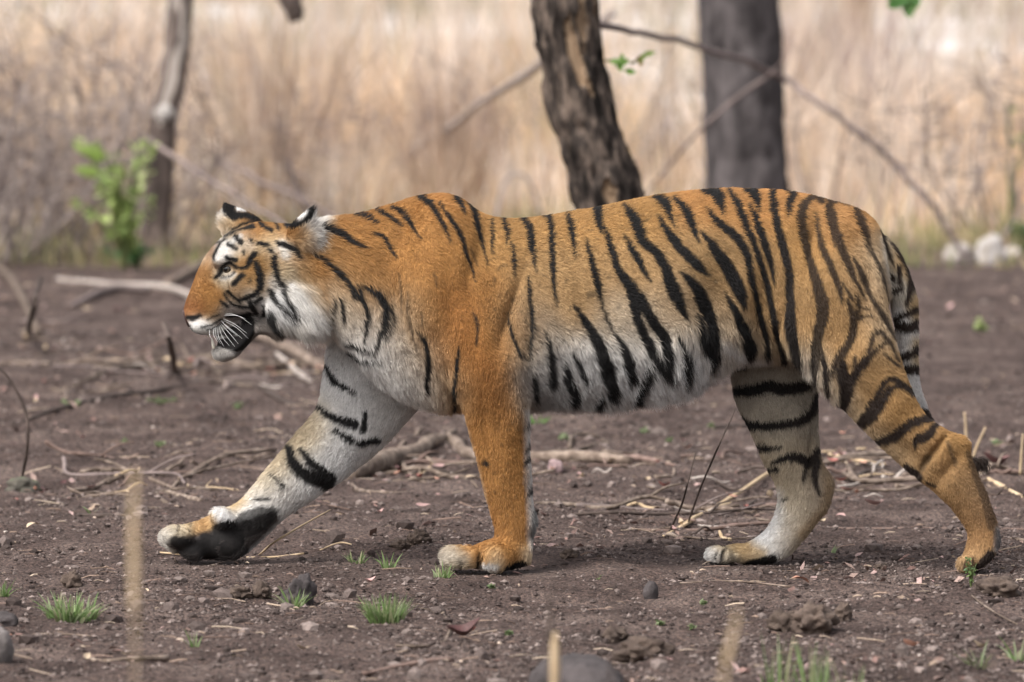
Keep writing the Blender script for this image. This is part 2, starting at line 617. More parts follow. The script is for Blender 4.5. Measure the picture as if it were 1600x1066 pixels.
uv = proj(TV)
headw = np.clip((500 - uv[:, 0]) / 60, 0, 1) * np.clip((600 - uv[:, 1]) / 40, 0, 1)
paww = np.clip((uv[:, 1] - 815) / 30, 0, 1)
TV = lap(TV, 5, 1 - 0.7 * paww)
TV = lap(TV, 16, (1 - headw) * (1 - paww))


def normals(V):
    q = V[TF]
    n = np.cross(q[:, 2] - q[:, 0], q[:, 3] - q[:, 1])
    N = np.stack([sum(np.bincount(TF[:, k], n[:, ax], nv) for k in range(4)) for ax in range(3)], -1)
    return N / (np.linalg.norm(N, axis=1, keepdims=True) + 1e-12)


TN = normals(TV)
if (TN * (TV - TV.mean(0))).sum() < 0:
    TF = TF[:, ::-1]
    TN = normals(TV)
# muscle and bone relief: u, v, radius along, radius across, angle, height (m)
RELIEF = [
    (700, 350, 26, 70, 12, .010), (745, 400, 14, 60, -18, -.007), (660, 450, 40, 60, 25, .009), (755, 520, 30, 70, 12, .007), 
    (800, 470, 10, 70, -20, -.008), (800, 560, 20, 30, 0, .008), (770, 600, 40, 50, 0, .002), (640, 560, 20, 50, 30, -.006), (620, 480, 14, 60, 20, -.007),
    (700, 470, 14, 60, 5, -.004), (790, 700, 12, 60, 0, .003), (900, 420, 40, 60, 0, .003), (870, 470, 10, 80, 12, -.0025), (910, 480, 10, 80, 12, -.0025), (950, 490, 10, 80, 12, -.0025),
    (1120, 470, 34, 80, -20, -.010), (1190, 480, 20, 90, -8, -.008), (1240, 340, 34, 26, 0, .007), (1290, 450, 50, 70, 0, .010), (1350, 470, 14, 90, -12, -.005),
    (1330, 560, 40, 30, 30, .006), (1390, 640, 30, 20, 40, .005), (1420, 705, 12, 40, 45, -.005), (1480, 735, 10, 40, -40, -.005), (1250, 580, 24, 40, -30, -.006),
    (1240, 690, 16, 50, 0, .004), (1270, 725, 8, 34, 0, -.006), (560, 690, 30, 24, 40, .006), (500, 745, 40, 14, -40, .003), (560, 440, 20, 60, 30, -.004),
    (357, 421, 16, 9, 0, -.006), (335, 450, 20, 20, 0, -.003), (350, 406, 20, 6, 25, .005), (772, 520, 6, 40, 30, -.002), (792, 500, 6, 50, -15, -.005), (823, 545, 5, 50, -4, -.006), (735, 470, 7, 50, 10, -.003), (700, 592, 5, 46, 12, -.006), (1215, 525, 7, 60, -14, -.005), (1350, 610, 6, 50, 40, -.004), (1462, 702, 6, 44, -38, -.009), (1272, 735, 6, 40, 0, -.008), (1240, 660, 22, 40, 0, .006), (1225, 735, 14, 30, 0, .004), (1432, 745, 8, 30, 45, .005), (1500, 760, 6, 40, 30, .004), (805, 640, 8, 40, 0, .004), (760, 680, 6, 60, 8, -.003), (640, 400, 10, 70, 20, -.005), (680, 380, 12, 60, 14, .005), (1310, 380, 20, 50, -10, .005), (1265, 400, 8, 70, -8, -.004), (751, 876, 4, 18, 0, -.010), (728, 858, 16, 3, 10, -.004), (1134, 872, 3, 12, -10, -.007), (1118, 872, 3, 10, -10, -.005), (1512, 884, 3, 14, 0, -.006), (1524, 884, 3, 12, 0, -.006), (392, 470, 16, 16, 0, .005)]
d = np.zeros(nv)
nearu = TV.copy()
nearu[:, 1] = -np.abs(nearu[:, 1])
uvn = proj(nearu)
side = np.clip(np.abs(TN[:, 1]) * 1.4, 0, 1)
for (u, v, a, b, ang, hgt) in RELIEF:
    c, s = math.cos(math.radians(ang)), math.sin(math.radians(ang))
    x, y = uvn[:, 0] - u, uvn[:, 1] - v
    p, q = x * c - y * s, x * s + y * c
    isfar = (TP == FFORE) | (TP == FHIND)
    d += 1.65 * hgt * np.exp(-(p / a) ** 2 - (q / b) ** 2) * side
d += 0.0022 * fbm(TV * 16, 2, 41) * (1 - headw) * (1 - 0.6 * paww)
TV = TV + TN * d[:, None]
TN = normals(TV)
uv = proj(TV)

# ---------------------------------------------------------------- coat: colours
OR, DO, O2, TN1, PA, WH = (192, 132, 66), (178, 114, 52), (202, 150, 84), (192, 150, 96), (206, 184, 154), (228, 226, 224)
T2, GW = (200, 154, 96), (208, 204, 200)
COAT_NEAR = [(u, v, c, 40) for (u, v, c) in [
    (520, 352, OR), (560, 360, OR), (530, 415, (206, 150, 86)), (560, 425, OR), (515, 468, (190, 165, 135)), (505, 500, WH), (545, 480, PA), (560, 535, WH), (590, 490, (190, 165, 140)),
    (590, 440, OR), (605, 530, WH), (625, 500, PA), (640, 590, WH), (680, 612, WH), (655, 560, (210, 190, 165)), (640, 330, OR), (690, 308, (208, 142, 72)), (700, 400, OR), (720, 480, DO), (640, 420, OR), (650, 490, OR),
    (690, 540, DO), (760, 450, OR), (790, 520, OR), (740, 560, DO), (705, 600, OR), (770, 620, DO), (760, 660, OR), (780, 700, OR), (790, 760, OR), (800, 820, OR), (800, 850, OR), (720, 350, OR), (760, 370, O2),
    (800, 370, O2), (900, 355, O2), (1000, 335, O2), (1100, 315, (212, 150, 82)), (1200, 312, (212, 150, 82)), (1300, 335, (210, 152, 88)),
    (830, 430, TN1), (900, 420, TN1), (1000, 420, TN1), (1100, 395, TN1), (1150, 450, TN1), (1200, 420, TN1), (1250, 390, O2), (1200, 480, T2),
    (815, 490, (188, 150, 105)), (840, 520, (186, 172, 155)), (900, 478, TN1), (960, 500, PA), (1020, 500, PA), (1060, 470, (200, 165, 120)), (860, 570, GW), (920, 560, WH), (920, 600, GW), (980, 560, WH), (980, 610, WH),
    (1040, 560, WH), (1050, 610, WH), (1100, 540, WH), (1110, 590, WH), (840, 610, (170, 165, 162)), (1125, 490, (200, 165, 120)), (1150, 530, (210, 190, 165)), (1170, 555, WH), (1200, 530, T2), (1230, 575, (215, 200, 180)), (1250, 592, WH),
    (1250, 500, T2), (1300, 450, T2), (1350, 430, (208, 162, 106)), (1330, 520, T2), (1300, 580, T2), (1375, 470, (206, 165, 115)), (1395, 560, T2), (1385, 430, (222, 205, 180)), (1400, 510, (220, 200, 172)),
    (1360, 610, T2), (1310, 650, PA), (1275, 612, WH), (1400, 660, O2), (1360, 700, PA), (1445, 700, (196, 150, 96)), (1480, 740, (168, 124, 76)), (1440, 760, TN1), (1505, 795, (166, 120, 70)), (1535, 800, (140, 106, 74)), (1478, 775, (186, 144, 92)), (1400, 715, (190, 160, 120)), (1530, 850, (180, 128, 72)), (1520, 885, (190, 160, 120)),
    (1530, 760, (150, 118, 85)), (1490, 690, O2)]]
COAT_NEAR += [(u, v, c, 14) for (u, v, c) in [
    (700, 872, (200, 188, 170)), (712, 868, (202, 178, 144)), (728, 872, (210, 190, 160)), (732, 858, OR), (748, 862, OR), (775, 882, PA), (765, 872, (205, 160, 105)), (800, 870, OR), (828, 870, PA),
    # head
    (312, 430, (186, 130, 72)), (300, 460, (178, 122, 66)), (320, 455, OR), (335, 460, OR), (330, 485, OR), (305, 480, (176, 112, 58)), (290, 480, (150, 95, 55)), (325, 410, OR), (316, 400, WH), (330, 393, (150, 95, 50)),
    (345, 385, WH), (352, 395, WH), (342, 405, WH), (365, 378, WH), (378, 372, WH), (372, 388, (220, 190, 150)), (358, 432, WH), (350, 437, (215, 190, 150)), (372, 418, (205, 150, 85)), (400, 358, OR), (385, 362, (205, 140, 70)), (370, 366, (205, 150, 85)), (420, 352, OR), (430, 368, (215, 180, 130)), (440, 355, OR), (415, 375, (220, 190, 145)),
    (380, 440, O2), (372, 455, (205, 150, 90)), (400, 425, O2), (405, 445, (205, 160, 105)), (420, 445, WH), (425, 470, WH), (440, 480, WH), (385, 462, WH), (372, 465, (205, 180, 150)), (400, 475, (210, 205, 200)), (430, 405, (212, 165, 105)), (438, 425, (215, 190, 150)), (450, 440, (225, 205, 175)), (450, 465, WH),
    (480, 480, WH), (470, 455, (228, 222, 214)), (480, 450, (225, 200, 165)), (320, 512, WH), (335, 515, GW), (307, 510, WH), (360, 487, (175, 165, 158)), (345, 495, (190, 175, 160)), (372, 492, (150, 140, 135)), (350, 552, (178, 172, 166)), (340, 550, (186, 180, 174)), (368, 548, (160, 154, 150)), (430, 505, (165, 155, 145)), (410, 505, (150, 140, 132)), (455, 500, (190, 182, 172)), (405, 490, (180, 172, 165)),
    (460, 400, (190, 150, 105)), (470, 420, (205, 160, 105)), (480, 395, OR), (495, 420, OR), (490, 450, (200, 150, 95)), (450, 362, OR), (470, 372, (215, 165, 105)), (440, 385, WH), (437, 398, (225, 215, 200)), (485, 375, WH), (492, 355, WH), (497, 340, WH), (345, 345, WH), (350, 360, (225, 200, 165)), (360, 352, (215, 180, 130)), (380, 348, (190, 140, 85)), (495, 330, WH)]]
COAT_FAR = [(u, v, c, 34) for (u, v, c) in [
    (560, 590, WH), (600, 620, GW), (540, 650, WH), (600, 670, GW), (520, 600, WH), (540, 700, WH), (490, 740, WH), (440, 780, (208, 203, 198)), (400, 790, WH), (480, 655, (218, 196, 160)), (445, 695, (218, 196, 160)), (405, 742, (220, 200, 165)), (640, 600, GW),
    (1200, 590, (178, 168, 152)), (1220, 650, (186, 174, 155)), (1240, 600, (180, 168, 150)), (1220, 720, (196, 178, 150)), (1230, 760, (198, 180, 152)), (1240, 790, (205, 190, 165)), (1220, 830, WH), (1200, 850, WH), (1285, 765, (165, 146, 125)), (1250, 840, (170, 140, 100))]]
COAT_FAR += [(u, v, c, 12) for (u, v, c) in [(370, 785, (222, 186, 130)), (312, 822, (196, 146, 88)), (325, 818, (206, 164, 108)), (298, 820, (212, 186, 146)), (258, 836, (206, 200, 192)), (268, 830, (206, 192, 168)), (284, 828, (214, 196, 166)), (345, 800, WH), (352, 812, WH), (380, 800, WH),
                                              (1165, 855, (206, 170, 118)), (1150, 850, (206, 170, 118)), (1120, 866, (215, 205, 195)), (1130, 855, (212, 190, 155)), (1180, 865, (206, 175, 130)), (1110, 870, WH), (1140, 872, (205, 190, 165))]]
COAT_TAIL = [(1430, 420, (206, 168, 116), 18), (1412, 385, (206, 160, 100), 18), (1400, 450, (190, 180, 165), 18), (1405, 500, GW, 18), (1410, 550, GW, 18), (1436, 480, (200, 165, 115), 14), (1438, 550, (200, 170, 125), 14), (1380, 390, (210, 190, 160), 18), (1420, 600, GW, 20), (1450, 660, GW, 20), (1500, 715, GW, 20)]


def field(uvp, pts, ncomp=3):
    acc = np.zeros((len(uvp), ncomp))
    w = np.full(len(uvp), 1e-9)
    mean = np.mean([p[2] for p in pts], 0)
    acc += mean * 1e-9
    for (u, v, c, s) in pts:
        d2 = ((uvp[:, 0] - u) ** 2 + (uvp[:, 1] - v) ** 2) / (s * s)
        k = np.exp(-np.minimum(d2, 60)) * (400.0 / (s * s)) + 1e-6 / (1 + d2)
        acc += k[:, None] * np.asarray(c, float)
        w += k
    return acc / w[:, None]


STRIPES_AND_CREASES = {'near': [], 'far': [], 'tail': []}  # coat stripes, plus painted shade for toe creases and a hock groove


def S(grp, ox, oy, sc, pts, dark=1.0):
    """one stripe or painted crease shade: x, y, width along it, in a close-up with its corner at (ox, oy) and scale sc"""
    a = np.array(pts, float)
    if len(a) > 2:
        a = catmull(a, 4)
    a = np.stack([ox + a[:, 0] * sc, oy + a[:, 1] * sc, np.maximum(a[:, 2] * sc * 1.08 + 0.9, 1.2)], -1)
    STRIPES_AND_CREASES[grp].append((a, dark))


def many(grp, ox, oy, sc, rows, dark=1.0):
    for r in rows:
        S(grp, ox, oy, sc, r, dark)


many('near', 260, 290, .28143, [      # head
    [(378, 288, 24), (412, 322, 28)], [(342, 328, 20), (382, 354, 22)], [(332, 402, 18), (385, 414, 20)], [(270, 514, 16), (295, 492, 26), (310, 470, 22)], [(285, 480, 10), (318, 440, 14), (352, 428, 14), (388, 452, 12)], [(300, 508, 8), (345, 508, 7), (378, 482, 7)],
    [(380, 455, 14), (430, 460, 18), (462, 415, 26), (482, 385, 30)], [(490, 430, 26), (508, 490, 38), (512, 550, 34), (480, 598, 26), (400, 630, 22)], [(372, 545, 24), (415, 500, 30)], [(505, 325, 20), (550, 332, 22)],
    [(582, 400, 30), (590, 480, 26), (622, 555, 22), (690, 690, 20)], [(400, 645, 14), (335, 590, 16)], [(298, 638, 12), (332, 672, 14)], [(320, 600, 10), (350, 652, 12), (400, 665, 14), (460, 662, 20)],
    [(560, 580, 24), (600, 640, 30), (685, 690, 22)], [(510, 620, 20), (480, 640, 20)], [(530, 660, 22), (520, 720, 25)], [(560, 690, 36), (575, 740, 44), (585, 775, 36)], [(455, 640, 24), (480, 700, 30)],
    [(510, 195, 14), (430, 215, 14), (340, 268, 10)], [(480, 238, 16), (400, 252, 14), (315, 292, 10)], [(585, 192, 14), (612, 242, 14)], [(510, 215, 18), (570, 252, 22)], [(555, 188, 12), (600, 205, 12)],
    [(300, 320, 10), (262, 395, 14), (268, 420, 8)], [(255, 335, 8), (330, 300, 10)], [(430, 240, 12), (470, 230, 20)], [(460, 300, 10), (475, 320, 14)], [(425, 370, 12), (430, 382, 12)], [(560, 355, 14), (580, 370, 14)], [(460, 520, 8), (455, 540, 8)],
    [(660, 222, 40), (715, 212, 66), (770, 178, 66), (810, 130, 40), (824, 108, 24)], [(605, 320, 24), (690, 350, 34), (720, 395, 30)],
    [(322, 92, 40), (345, 125, 66), (378, 165, 60)], [(372, 160, 50), (430, 165, 44), (500, 188, 24)], [(370, 120, 20), (440, 130, 30)], [(640, 185, 12), (680, 190, 10)],
    [(225, 800, 8), (270, 786, 10), (318, 762, 10)], [(190, 786, 7), (250, 772, 9), (305, 742, 8)], [(225, 742, 6), (290, 715, 6)], [(130, 775, 6), (150, 812, 8), (240, 836, 9), (330, 822, 8)], [(112, 735, 20), (150, 738, 28), (182, 722, 20)],
    [(440, 725, 60), (452, 790, 76), (420, 880, 80)], [(258, 866, 28), (330, 876, 56), (395, 878, 84)], [(330, 730, 10), (440, 712, 26)], [(330, 820, 40), (400, 800, 60)],
    [(870, 232, 30), (960, 265, 34), (1066, 325, 18)], [(800, 370, 16), (900, 440, 20), (1000, 540, 24), (1040, 620, 24)], [(920, 620, 20), (890, 740, 24)], [(965, 630, 22), (975, 730, 24)]])
many('near', 480, 280, .28143, [      # neck and shoulder
    [(180, 300, 34), (240, 345, 22), (325, 382, 12)], [(250, 200, 16), (310, 210, 22), (382, 240, 16)], [(375, 178, 18), (440, 200, 24), (518, 258, 14)], [(465, 158, 16), (520, 185, 26), (580, 260, 22), (632, 335, 5)],
    [(360, 300, 14), (420, 320, 20), (460, 390, 18), (495, 430, 7)], [(600, 95, 24), (680, 140, 32), (740, 230, 24), (797, 355, 5)],
    [(725, 130, 8), (800, 230, 24), (850, 310, 22), (890, 430, 18), (935, 570, 5)], [(798, 82, 22), (840, 130, 28), (868, 188, 6)], [(880, 112, 24), (920, 180, 30), (950, 290, 24), (1000, 475, 4)], [(1018, 228, 16), (1025, 320, 16), (1025, 410, 7)],
    [(100, 470, 18), (180, 520, 24), (235, 590, 20), (290, 650, 24), (330, 720, 30), (325, 800, 26), (310, 890, 10)], [(270, 580, 12), (340, 600, 30), (400, 640, 38), (435, 720, 40), (420, 800, 42), (378, 925, 16)],
    [(462, 700, 12), (472, 780, 20), (430, 880, 12)], [(280, 590, 16), (300, 650, 20)], [(200, 890, 14), (280, 920, 18), (380, 950, 12)], [(210, 930, 12), (300, 990, 14), (400, 1000, 10)],
    [(600, 820, 5), (640, 870, 14), (660, 960, 20), (668, 1066, 20)], [(842, 930, 5), (838, 980, 16), (828, 1060, 14)], [(920, 740, 6), (945, 800, 12), (940, 905, 7)], [(130, 480, 10), (155, 550, 6)]])
many('near', 480, 280, .28143, [[(510, 520, 6), (525, 650, 8), (520, 720, 5)], [(555, 620, 6), (560, 740, 11), (590, 860, 9), (607, 960, 4)], [(700, 520, 10), (718, 592, 10)], [(632, 740, 6), (636, 800, 8)], [(905, 380, 8), (940, 470, 10)]], 0.6)
many('near', 640, 480, .40315, [      # near fore leg
    [(380, 25, 6), (400, 110, 10), (432, 192, 5)], [(188, 165, 6), (176, 270, 14), (175, 390, 12)], [(55, 105, 10), (68, 200, 20), (62, 322, 12)], [(470, 0, 14), (475, 90, 12), (455, 205, 9)],
    [(468, 430, 12), (443, 470, 6)], [(472, 525, 14), (448, 565, 5)], [(475, 570, 14), (442, 612, 4)], [(482, 688, 18), (458, 732, 6)], [(276, 950, 4), (268, 975, 8), (268, 1035, 9)], [(150, 1010, 4), (165, 1025, 7)], [(200, 985, 4), (205, 1020, 6)], [(388, 1012, 34), (440, 1000, 36)], [(290, 600, 14), (300, 608, 12)]])  # the thin paw strokes paint shade into the gaps between toes
many('near', 640, 480, .40315, [[(250, 30, 5), (262, 90, 8), (258, 150, 5)], [(490, 790, 30), (486, 880, 34)], [(495, 830, 30), (480, 870, 20)]], 0.7)
many('near', 740, 280, .28143, [      # flank, front half
    [(152, 218, 20), (180, 285, 24), (185, 362, 6)], [(208, 345, 6), (220, 450, 22), (226, 555, 5)], [(250, 212, 24), (300, 270, 36), (320, 380, 30), (346, 515, 4)],
    [(330, 198, 8), (400, 210, 26), (425, 270, 30), (435, 450, 30), (442, 560, 24), (456, 705, 5)], [(512, 198, 18), (540, 290, 36), (562, 445, 5)], [(620, 332, 10), (650, 450, 30), (690, 600, 36), (712, 710, 16), (757, 830, 14)],
    [(680, 168, 54), (690, 240, 40), (708, 302, 10)], [(720, 262, 14), (760, 380, 34), (800, 500, 42), (868, 600, 62), (900, 690, 70)], [(828, 148, 20), (890, 230, 54), (930, 340, 50), (1000, 400, 48)],
    [(830, 308, 8), (900, 430, 38), (985, 575, 6)], [(302, 545, 10), (310, 650, 20), (322, 800, 18), (300, 985, 16)], [(190, 748, 6), (210, 860, 11), (262, 992, 8)]])
many('near', 780, 440, .25, [         # belly
    [(285, 305, 8), (310, 450, 42), (322, 625, 48)], [(402, 478, 12), (412, 580, 50), (452, 705, 64)], [(450, 428, 16), (490, 510, 42), (532, 605, 26)], [(462, 145, 10), (540, 260, 50), (620, 400, 72), (662, 540, 74), (692, 665, 72)],
    [(715, 320, 14), (770, 430, 60), (812, 585, 48)], [(925, 525, 48), (880, 620, 42), (838, 715, 50)], [(870, 100, 70), (950, 240, 64), (1020, 340, 62), (1042, 420, 54), (1020, 520, 60)],
    [(840, 150, 60), (870, 260, 54), (920, 380, 54), (1000, 500, 66), (1045, 560, 20)], [(1120, 335, 20), (1160, 430, 54), (1140, 565, 34)], [(1340, 440, 60), (1330, 480, 30)], [(620, 700, 40), (600, 755, 40)], [(210, 600, 30), (220, 720, 30)]])
many('near', 1000, 280, .28143, [     # flank, rear half
    [(-5, 240, 20), (20, 350, 40), (80, 400, 50), (140, 500, 52), (190, 640, 74), (258, 772, 14)], [(70, 105, 24), (130, 130, 52), (160, 200, 30), (198, 275, 4)], [(92, 200, 8), (150, 290, 36), (220, 380, 52), (310, 470, 52), (384, 540, 8)], [(120, 250, 26), (160, 340, 10)],
    [(182, 108, 18), (250, 180, 46), (290, 270, 38), (328, 350, 5)], [(335, 285, 8), (420, 400, 56), (490, 500, 68), (540, 600, 74), (578, 715, 16)], [(220, 510, 10), (300, 590, 54), (350, 690, 74), (385, 800, 64), (398, 935, 70)],
    [(320, 760, 26), (340, 850, 42), (390, 940, 50)], [(468, 625, 10), (530, 740, 44), (590, 870, 64), (600, 935, 60)], [(330, 62, 22), (410, 80, 62), (440, 140, 42), (462, 200, 5)],
    [(362, 160, 10), (430, 240, 36), (530, 320, 46), (590, 420, 42), (610, 530, 34), (650, 700, 32), (690, 850, 32), (700, 945, 30)], [(482, 62, 18), (540, 150, 36), (590, 270, 38), (640, 390, 32), (690, 540, 36), (730, 730, 34), (760, 880, 28), (822, 1025, 30)],
    [(580, 50, 40), (630, 90, 52), (657, 185, 6)], [(600, 138, 10), (650, 250, 38), (710, 420, 38), (750, 585, 5)], [(725, 68, 34), (740, 170, 42), (780, 330, 42), (820, 490, 46), (830, 650, 48), (840, 850, 58), (885, 1030, 36)], [(842, 82, 36), (822, 130, 32), (820, 212, 5)]])
many('near', 1200, 280, .28143, [     # rump and thigh
    [(235, 102, 30), (190, 150, 46), (180, 230, 46), (200, 340, 44), (240, 480, 44), (280, 600, 54), (300, 720, 64), (280, 850, 56), (260, 960, 50), (262, 1070, 30)], [(290, 950, 30), (322, 1066, 30)], [(258, 185, 8), (290, 350, 30), (350, 490, 36), (390, 590, 30), (410, 688, 8)],
    [(265, 105, 34), (290, 125, 30)], [(325, 122, 26), (365, 128, 22)], [(332, 148, 44), (345, 210, 54), (400, 370, 42), (450, 490, 34), (534, 660, 6)], [(340, 240, 22), (367, 378, 5)], [(480, 165, 30), (510, 230, 46), (540, 310, 32), (562, 375, 10), (620, 500, 14), (667, 668, 5)], [(530, 350, 8), (600, 460, 12), (655, 630, 6)],
    [(462, 425, 10), (520, 530, 32), (570, 650, 24), (640, 760, 26), (702, 885, 10)], [(408, 570, 10), (462, 655, 16)], [(440, 668, 14), (470, 780, 36), (460, 880, 42), (400, 980, 46), (355, 1066, 30)], [(490, 648, 14), (500, 700, 18), (490, 770, 24), (572, 748, 10)], [(500, 700, 12), (562, 716, 10)],
    [(722, 1005, 10), (660, 880, 18), (600, 840, 20), (570, 900, 22), (550, 1000, 24), (500, 1066, 24)], [(655, 898, 16), (590, 950, 22), (530, 1045, 22)], [(638, 960, 10), (720, 1032, 14)], [(480, 980, 16), (480, 1066, 22)], [(90, 60, 20), (130, 75, 46), (105, 140, 30)], [(395, 132, 10), (440, 142, 16)]], 0.93)
many('near', 1250, 560, .32833, [     # near hind leg
    [(60, 0, 26), (70, 105, 24)], [(110, 0, 24), (130, 145, 22)], [(200, 20, 36), (210, 130, 52), (190, 255, 50)], [(315, -5, 28), (240, 100, 42), (210, 200, 44)], [(170, 30, 18), (200, 130, 26)],
    [(535, 162, 26), (470, 110, 24), (420, 95, 22), (370, 160, 32), (330, 240, 42), (272, 315, 40)], [(505, 135, 20), (440, 130, 24), (400, 180, 34), (360, 250, 40), (300, 310, 30)], [(615, 278, 44), (520, 310, 42), (440, 370, 46), (365, 392, 34)],
    [(640, 318, 30), (600, 370, 46), (555, 385, 40), (545, 425, 8)], [(505, 515, 34), (562, 562, 40)], [(600, 590, 12), (645, 608, 8)], [(838, 1005, 36), (905, 930, 40)], [(790, 960, 4), (780, 1000, 7)], [(820, 950, 4), (815, 995, 7)]])  # the last thin strokes are painted shade between the hind toes
many('near', 1250, 560, .32833, [[(605, 475, 34), (575, 530, 24)], [(795, 450, 24), (845, 560, 44), (893, 700, 44), (912, 800, 36)], [(700, 400, 16), (740, 500, 16)], [(940, 830, 36), (950, 880, 40)]], 0.6)
many('far', 1050, 540, .34722, [      # far hind leg, inner side
    [(265, 200, 30), (350, 200, 50), (430, 180, 52), (500, 195, 52), (600, 178, 50)], [(298, 308, 26), (350, 350, 38), (450, 357, 36), (570, 340, 38), (630, 290, 38), (658, 215, 30)], [(362, 442, 20), (420, 460, 26), (495, 455, 8)],
    [(415, 557, 24), (475, 555, 20)], [(455, 522, 16), (550, 495, 38), (620, 520, 42), (655, 465, 26)], [(650, 520, 32), (645, 600, 24), (662, 668, 8)], [(600, 540, 18), (590, 605, 10)], [(265, 95, 24), (335, 95, 16)],  # the downward stroke at the hock paints shade into the tendon groove
    [(178, 984, 22), (240, 990, 24), (320, 992, 20)], [(205, 930, 4), (195, 960, 8)], [(250, 905, 3), (225, 935, 7), (222, 975, 8)], [(350, 985, 30), (455, 962, 44)], [(500, 690, 10), (520, 685, 12)]])  # thin tapered strokes paint the shade between this paw's toes
many('far', 240, 500, .37534, [       # far fore leg, inner side
    [(708, 165, 10), (750, 250, 22), (840, 302, 12)], [(675, 345, 14), (740, 400, 28), (835, 432, 38)], [(882, 385, 18), (874, 455, 26)], [(758, 455, 18), (825, 498, 30)], [(565, 525, 22), (590, 600, 46), (650, 650, 52), (725, 672, 62)],
    [(615, 538, 18), (670, 600, 36), (745, 652, 40)], [(488, 638, 10), (545, 695, 14)], [(855, 512, 24), (935, 498, 28)], [(790, 80, 12), (860, 120, 18), (940, 150, 12)], [(800, 100, 10), (870, 150, 14), (930, 160, 10)],
    [(92, 920, 40), (125, 935, 56), (160, 948, 46)], [(190, 940, 50), (225, 960, 60), (255, 975, 40)], [(215, 905, 40), (260, 925, 40)], [(275, 880, 60), (320, 880, 86), (345, 915, 70), (310, 950, 60)], [(385, 860, 40), (400, 850, 44)], [(110, 852, 4), (96, 885, 7)], [(160, 838, 3), (150, 880, 6)], [(470 - 40, 750, 8), (480, 745, 12)]])  # thin strokes over the toe tops are painted crease shade
many('far', 240, 500, .37534, [[(390, 850, 100), (440, 830, 90), (500, 795, 40)]], 0.8)
many('tail', 1200, 280, .28143, [
    [(612, 262, 24), (650, 370, 26), (692, 465, 10)], [(648, 288, 22), (720, 400, 32), (770, 490, 32), (790, 600, 30), (768, 695, 18)], [(605, 345, 22), (610, 415, 26)], [(640, 530, 44), (682, 540, 40)], [(725, 478, 22), (730, 575, 26)], [(688, 615, 30), (735, 608, 34)],
    [(700, 770, 28), (780, 740, 32), (850, 690, 28)], [(700, 795, 44), (780, 820, 56), (860, 780, 50)], [(735, 995, 36), (800, 960, 42), (860, 905, 40)], [(735, 1060, 50), (850, 1045, 54)], [(715, 960, 30), (740, 970, 26)], [(800, 520, 20), (820, 610, 20)]])
many('tail', 0, 0, 1, [[(1405, 640, 16), (1470, 650, 16)], [(1440, 690, 16), (1480, 670, 18)], [(1512, 724, 34), (1556, 724, 40)]])


def stripe_crease_mask(uvp, grp, soft=1.6):
    """0..1 how dark a stripe or painted crease is at each point"""
    out = np.zeros(len(uvp))
    for a, dark in STRIPES_AND_CREASES[grp]:
        w = a[:, 2].max() + 8
        lo, hi = a[:, :2].min(0) - w, a[:, :2].max(0) + w
        idx = np.nonzero((uvp[:, 0] > lo[0]) & (uvp[:, 0] < hi[0]) & (uvp[:, 1] > lo[1]) & (uvp[:, 1] < hi[1]))[0]
        if not len(idx):
            continue
        q = uvp[idx]
        best = np.full(len(idx), 1e9)
        for k in range(len(a) - 1):
            p0, p1 = a[k], a[k + 1]
            dv = p1[:2] - p0[:2]
            t = np.clip(((q - p0[:2]) @ dv) / (dv @ dv + 1e-9), 0, 1)
            dd = np.hypot(*(q - p0[:2] - t[:, None] * dv).T) - 0.5 * (p0[2] + t * (p1[2] - p0[2]))
            best = np.minimum(best, dd)
        m = np.clip(0.5 - best / (2 * soft), 0, 1) * dark
        out[idx] = np.maximum(out[idx], m)
    return out


SPOTS = [[(735, 180, 36), (765, 160, 34)], [(400, 130, 26), (440, 133, 26)]]        # white ear spots


def lin(c):
    c = np.clip(c, 0, 255) / 255.0
    return np.where(c <= 0.04045, c / 12.92, ((c + 0.055) / 1.055) ** 2.4)


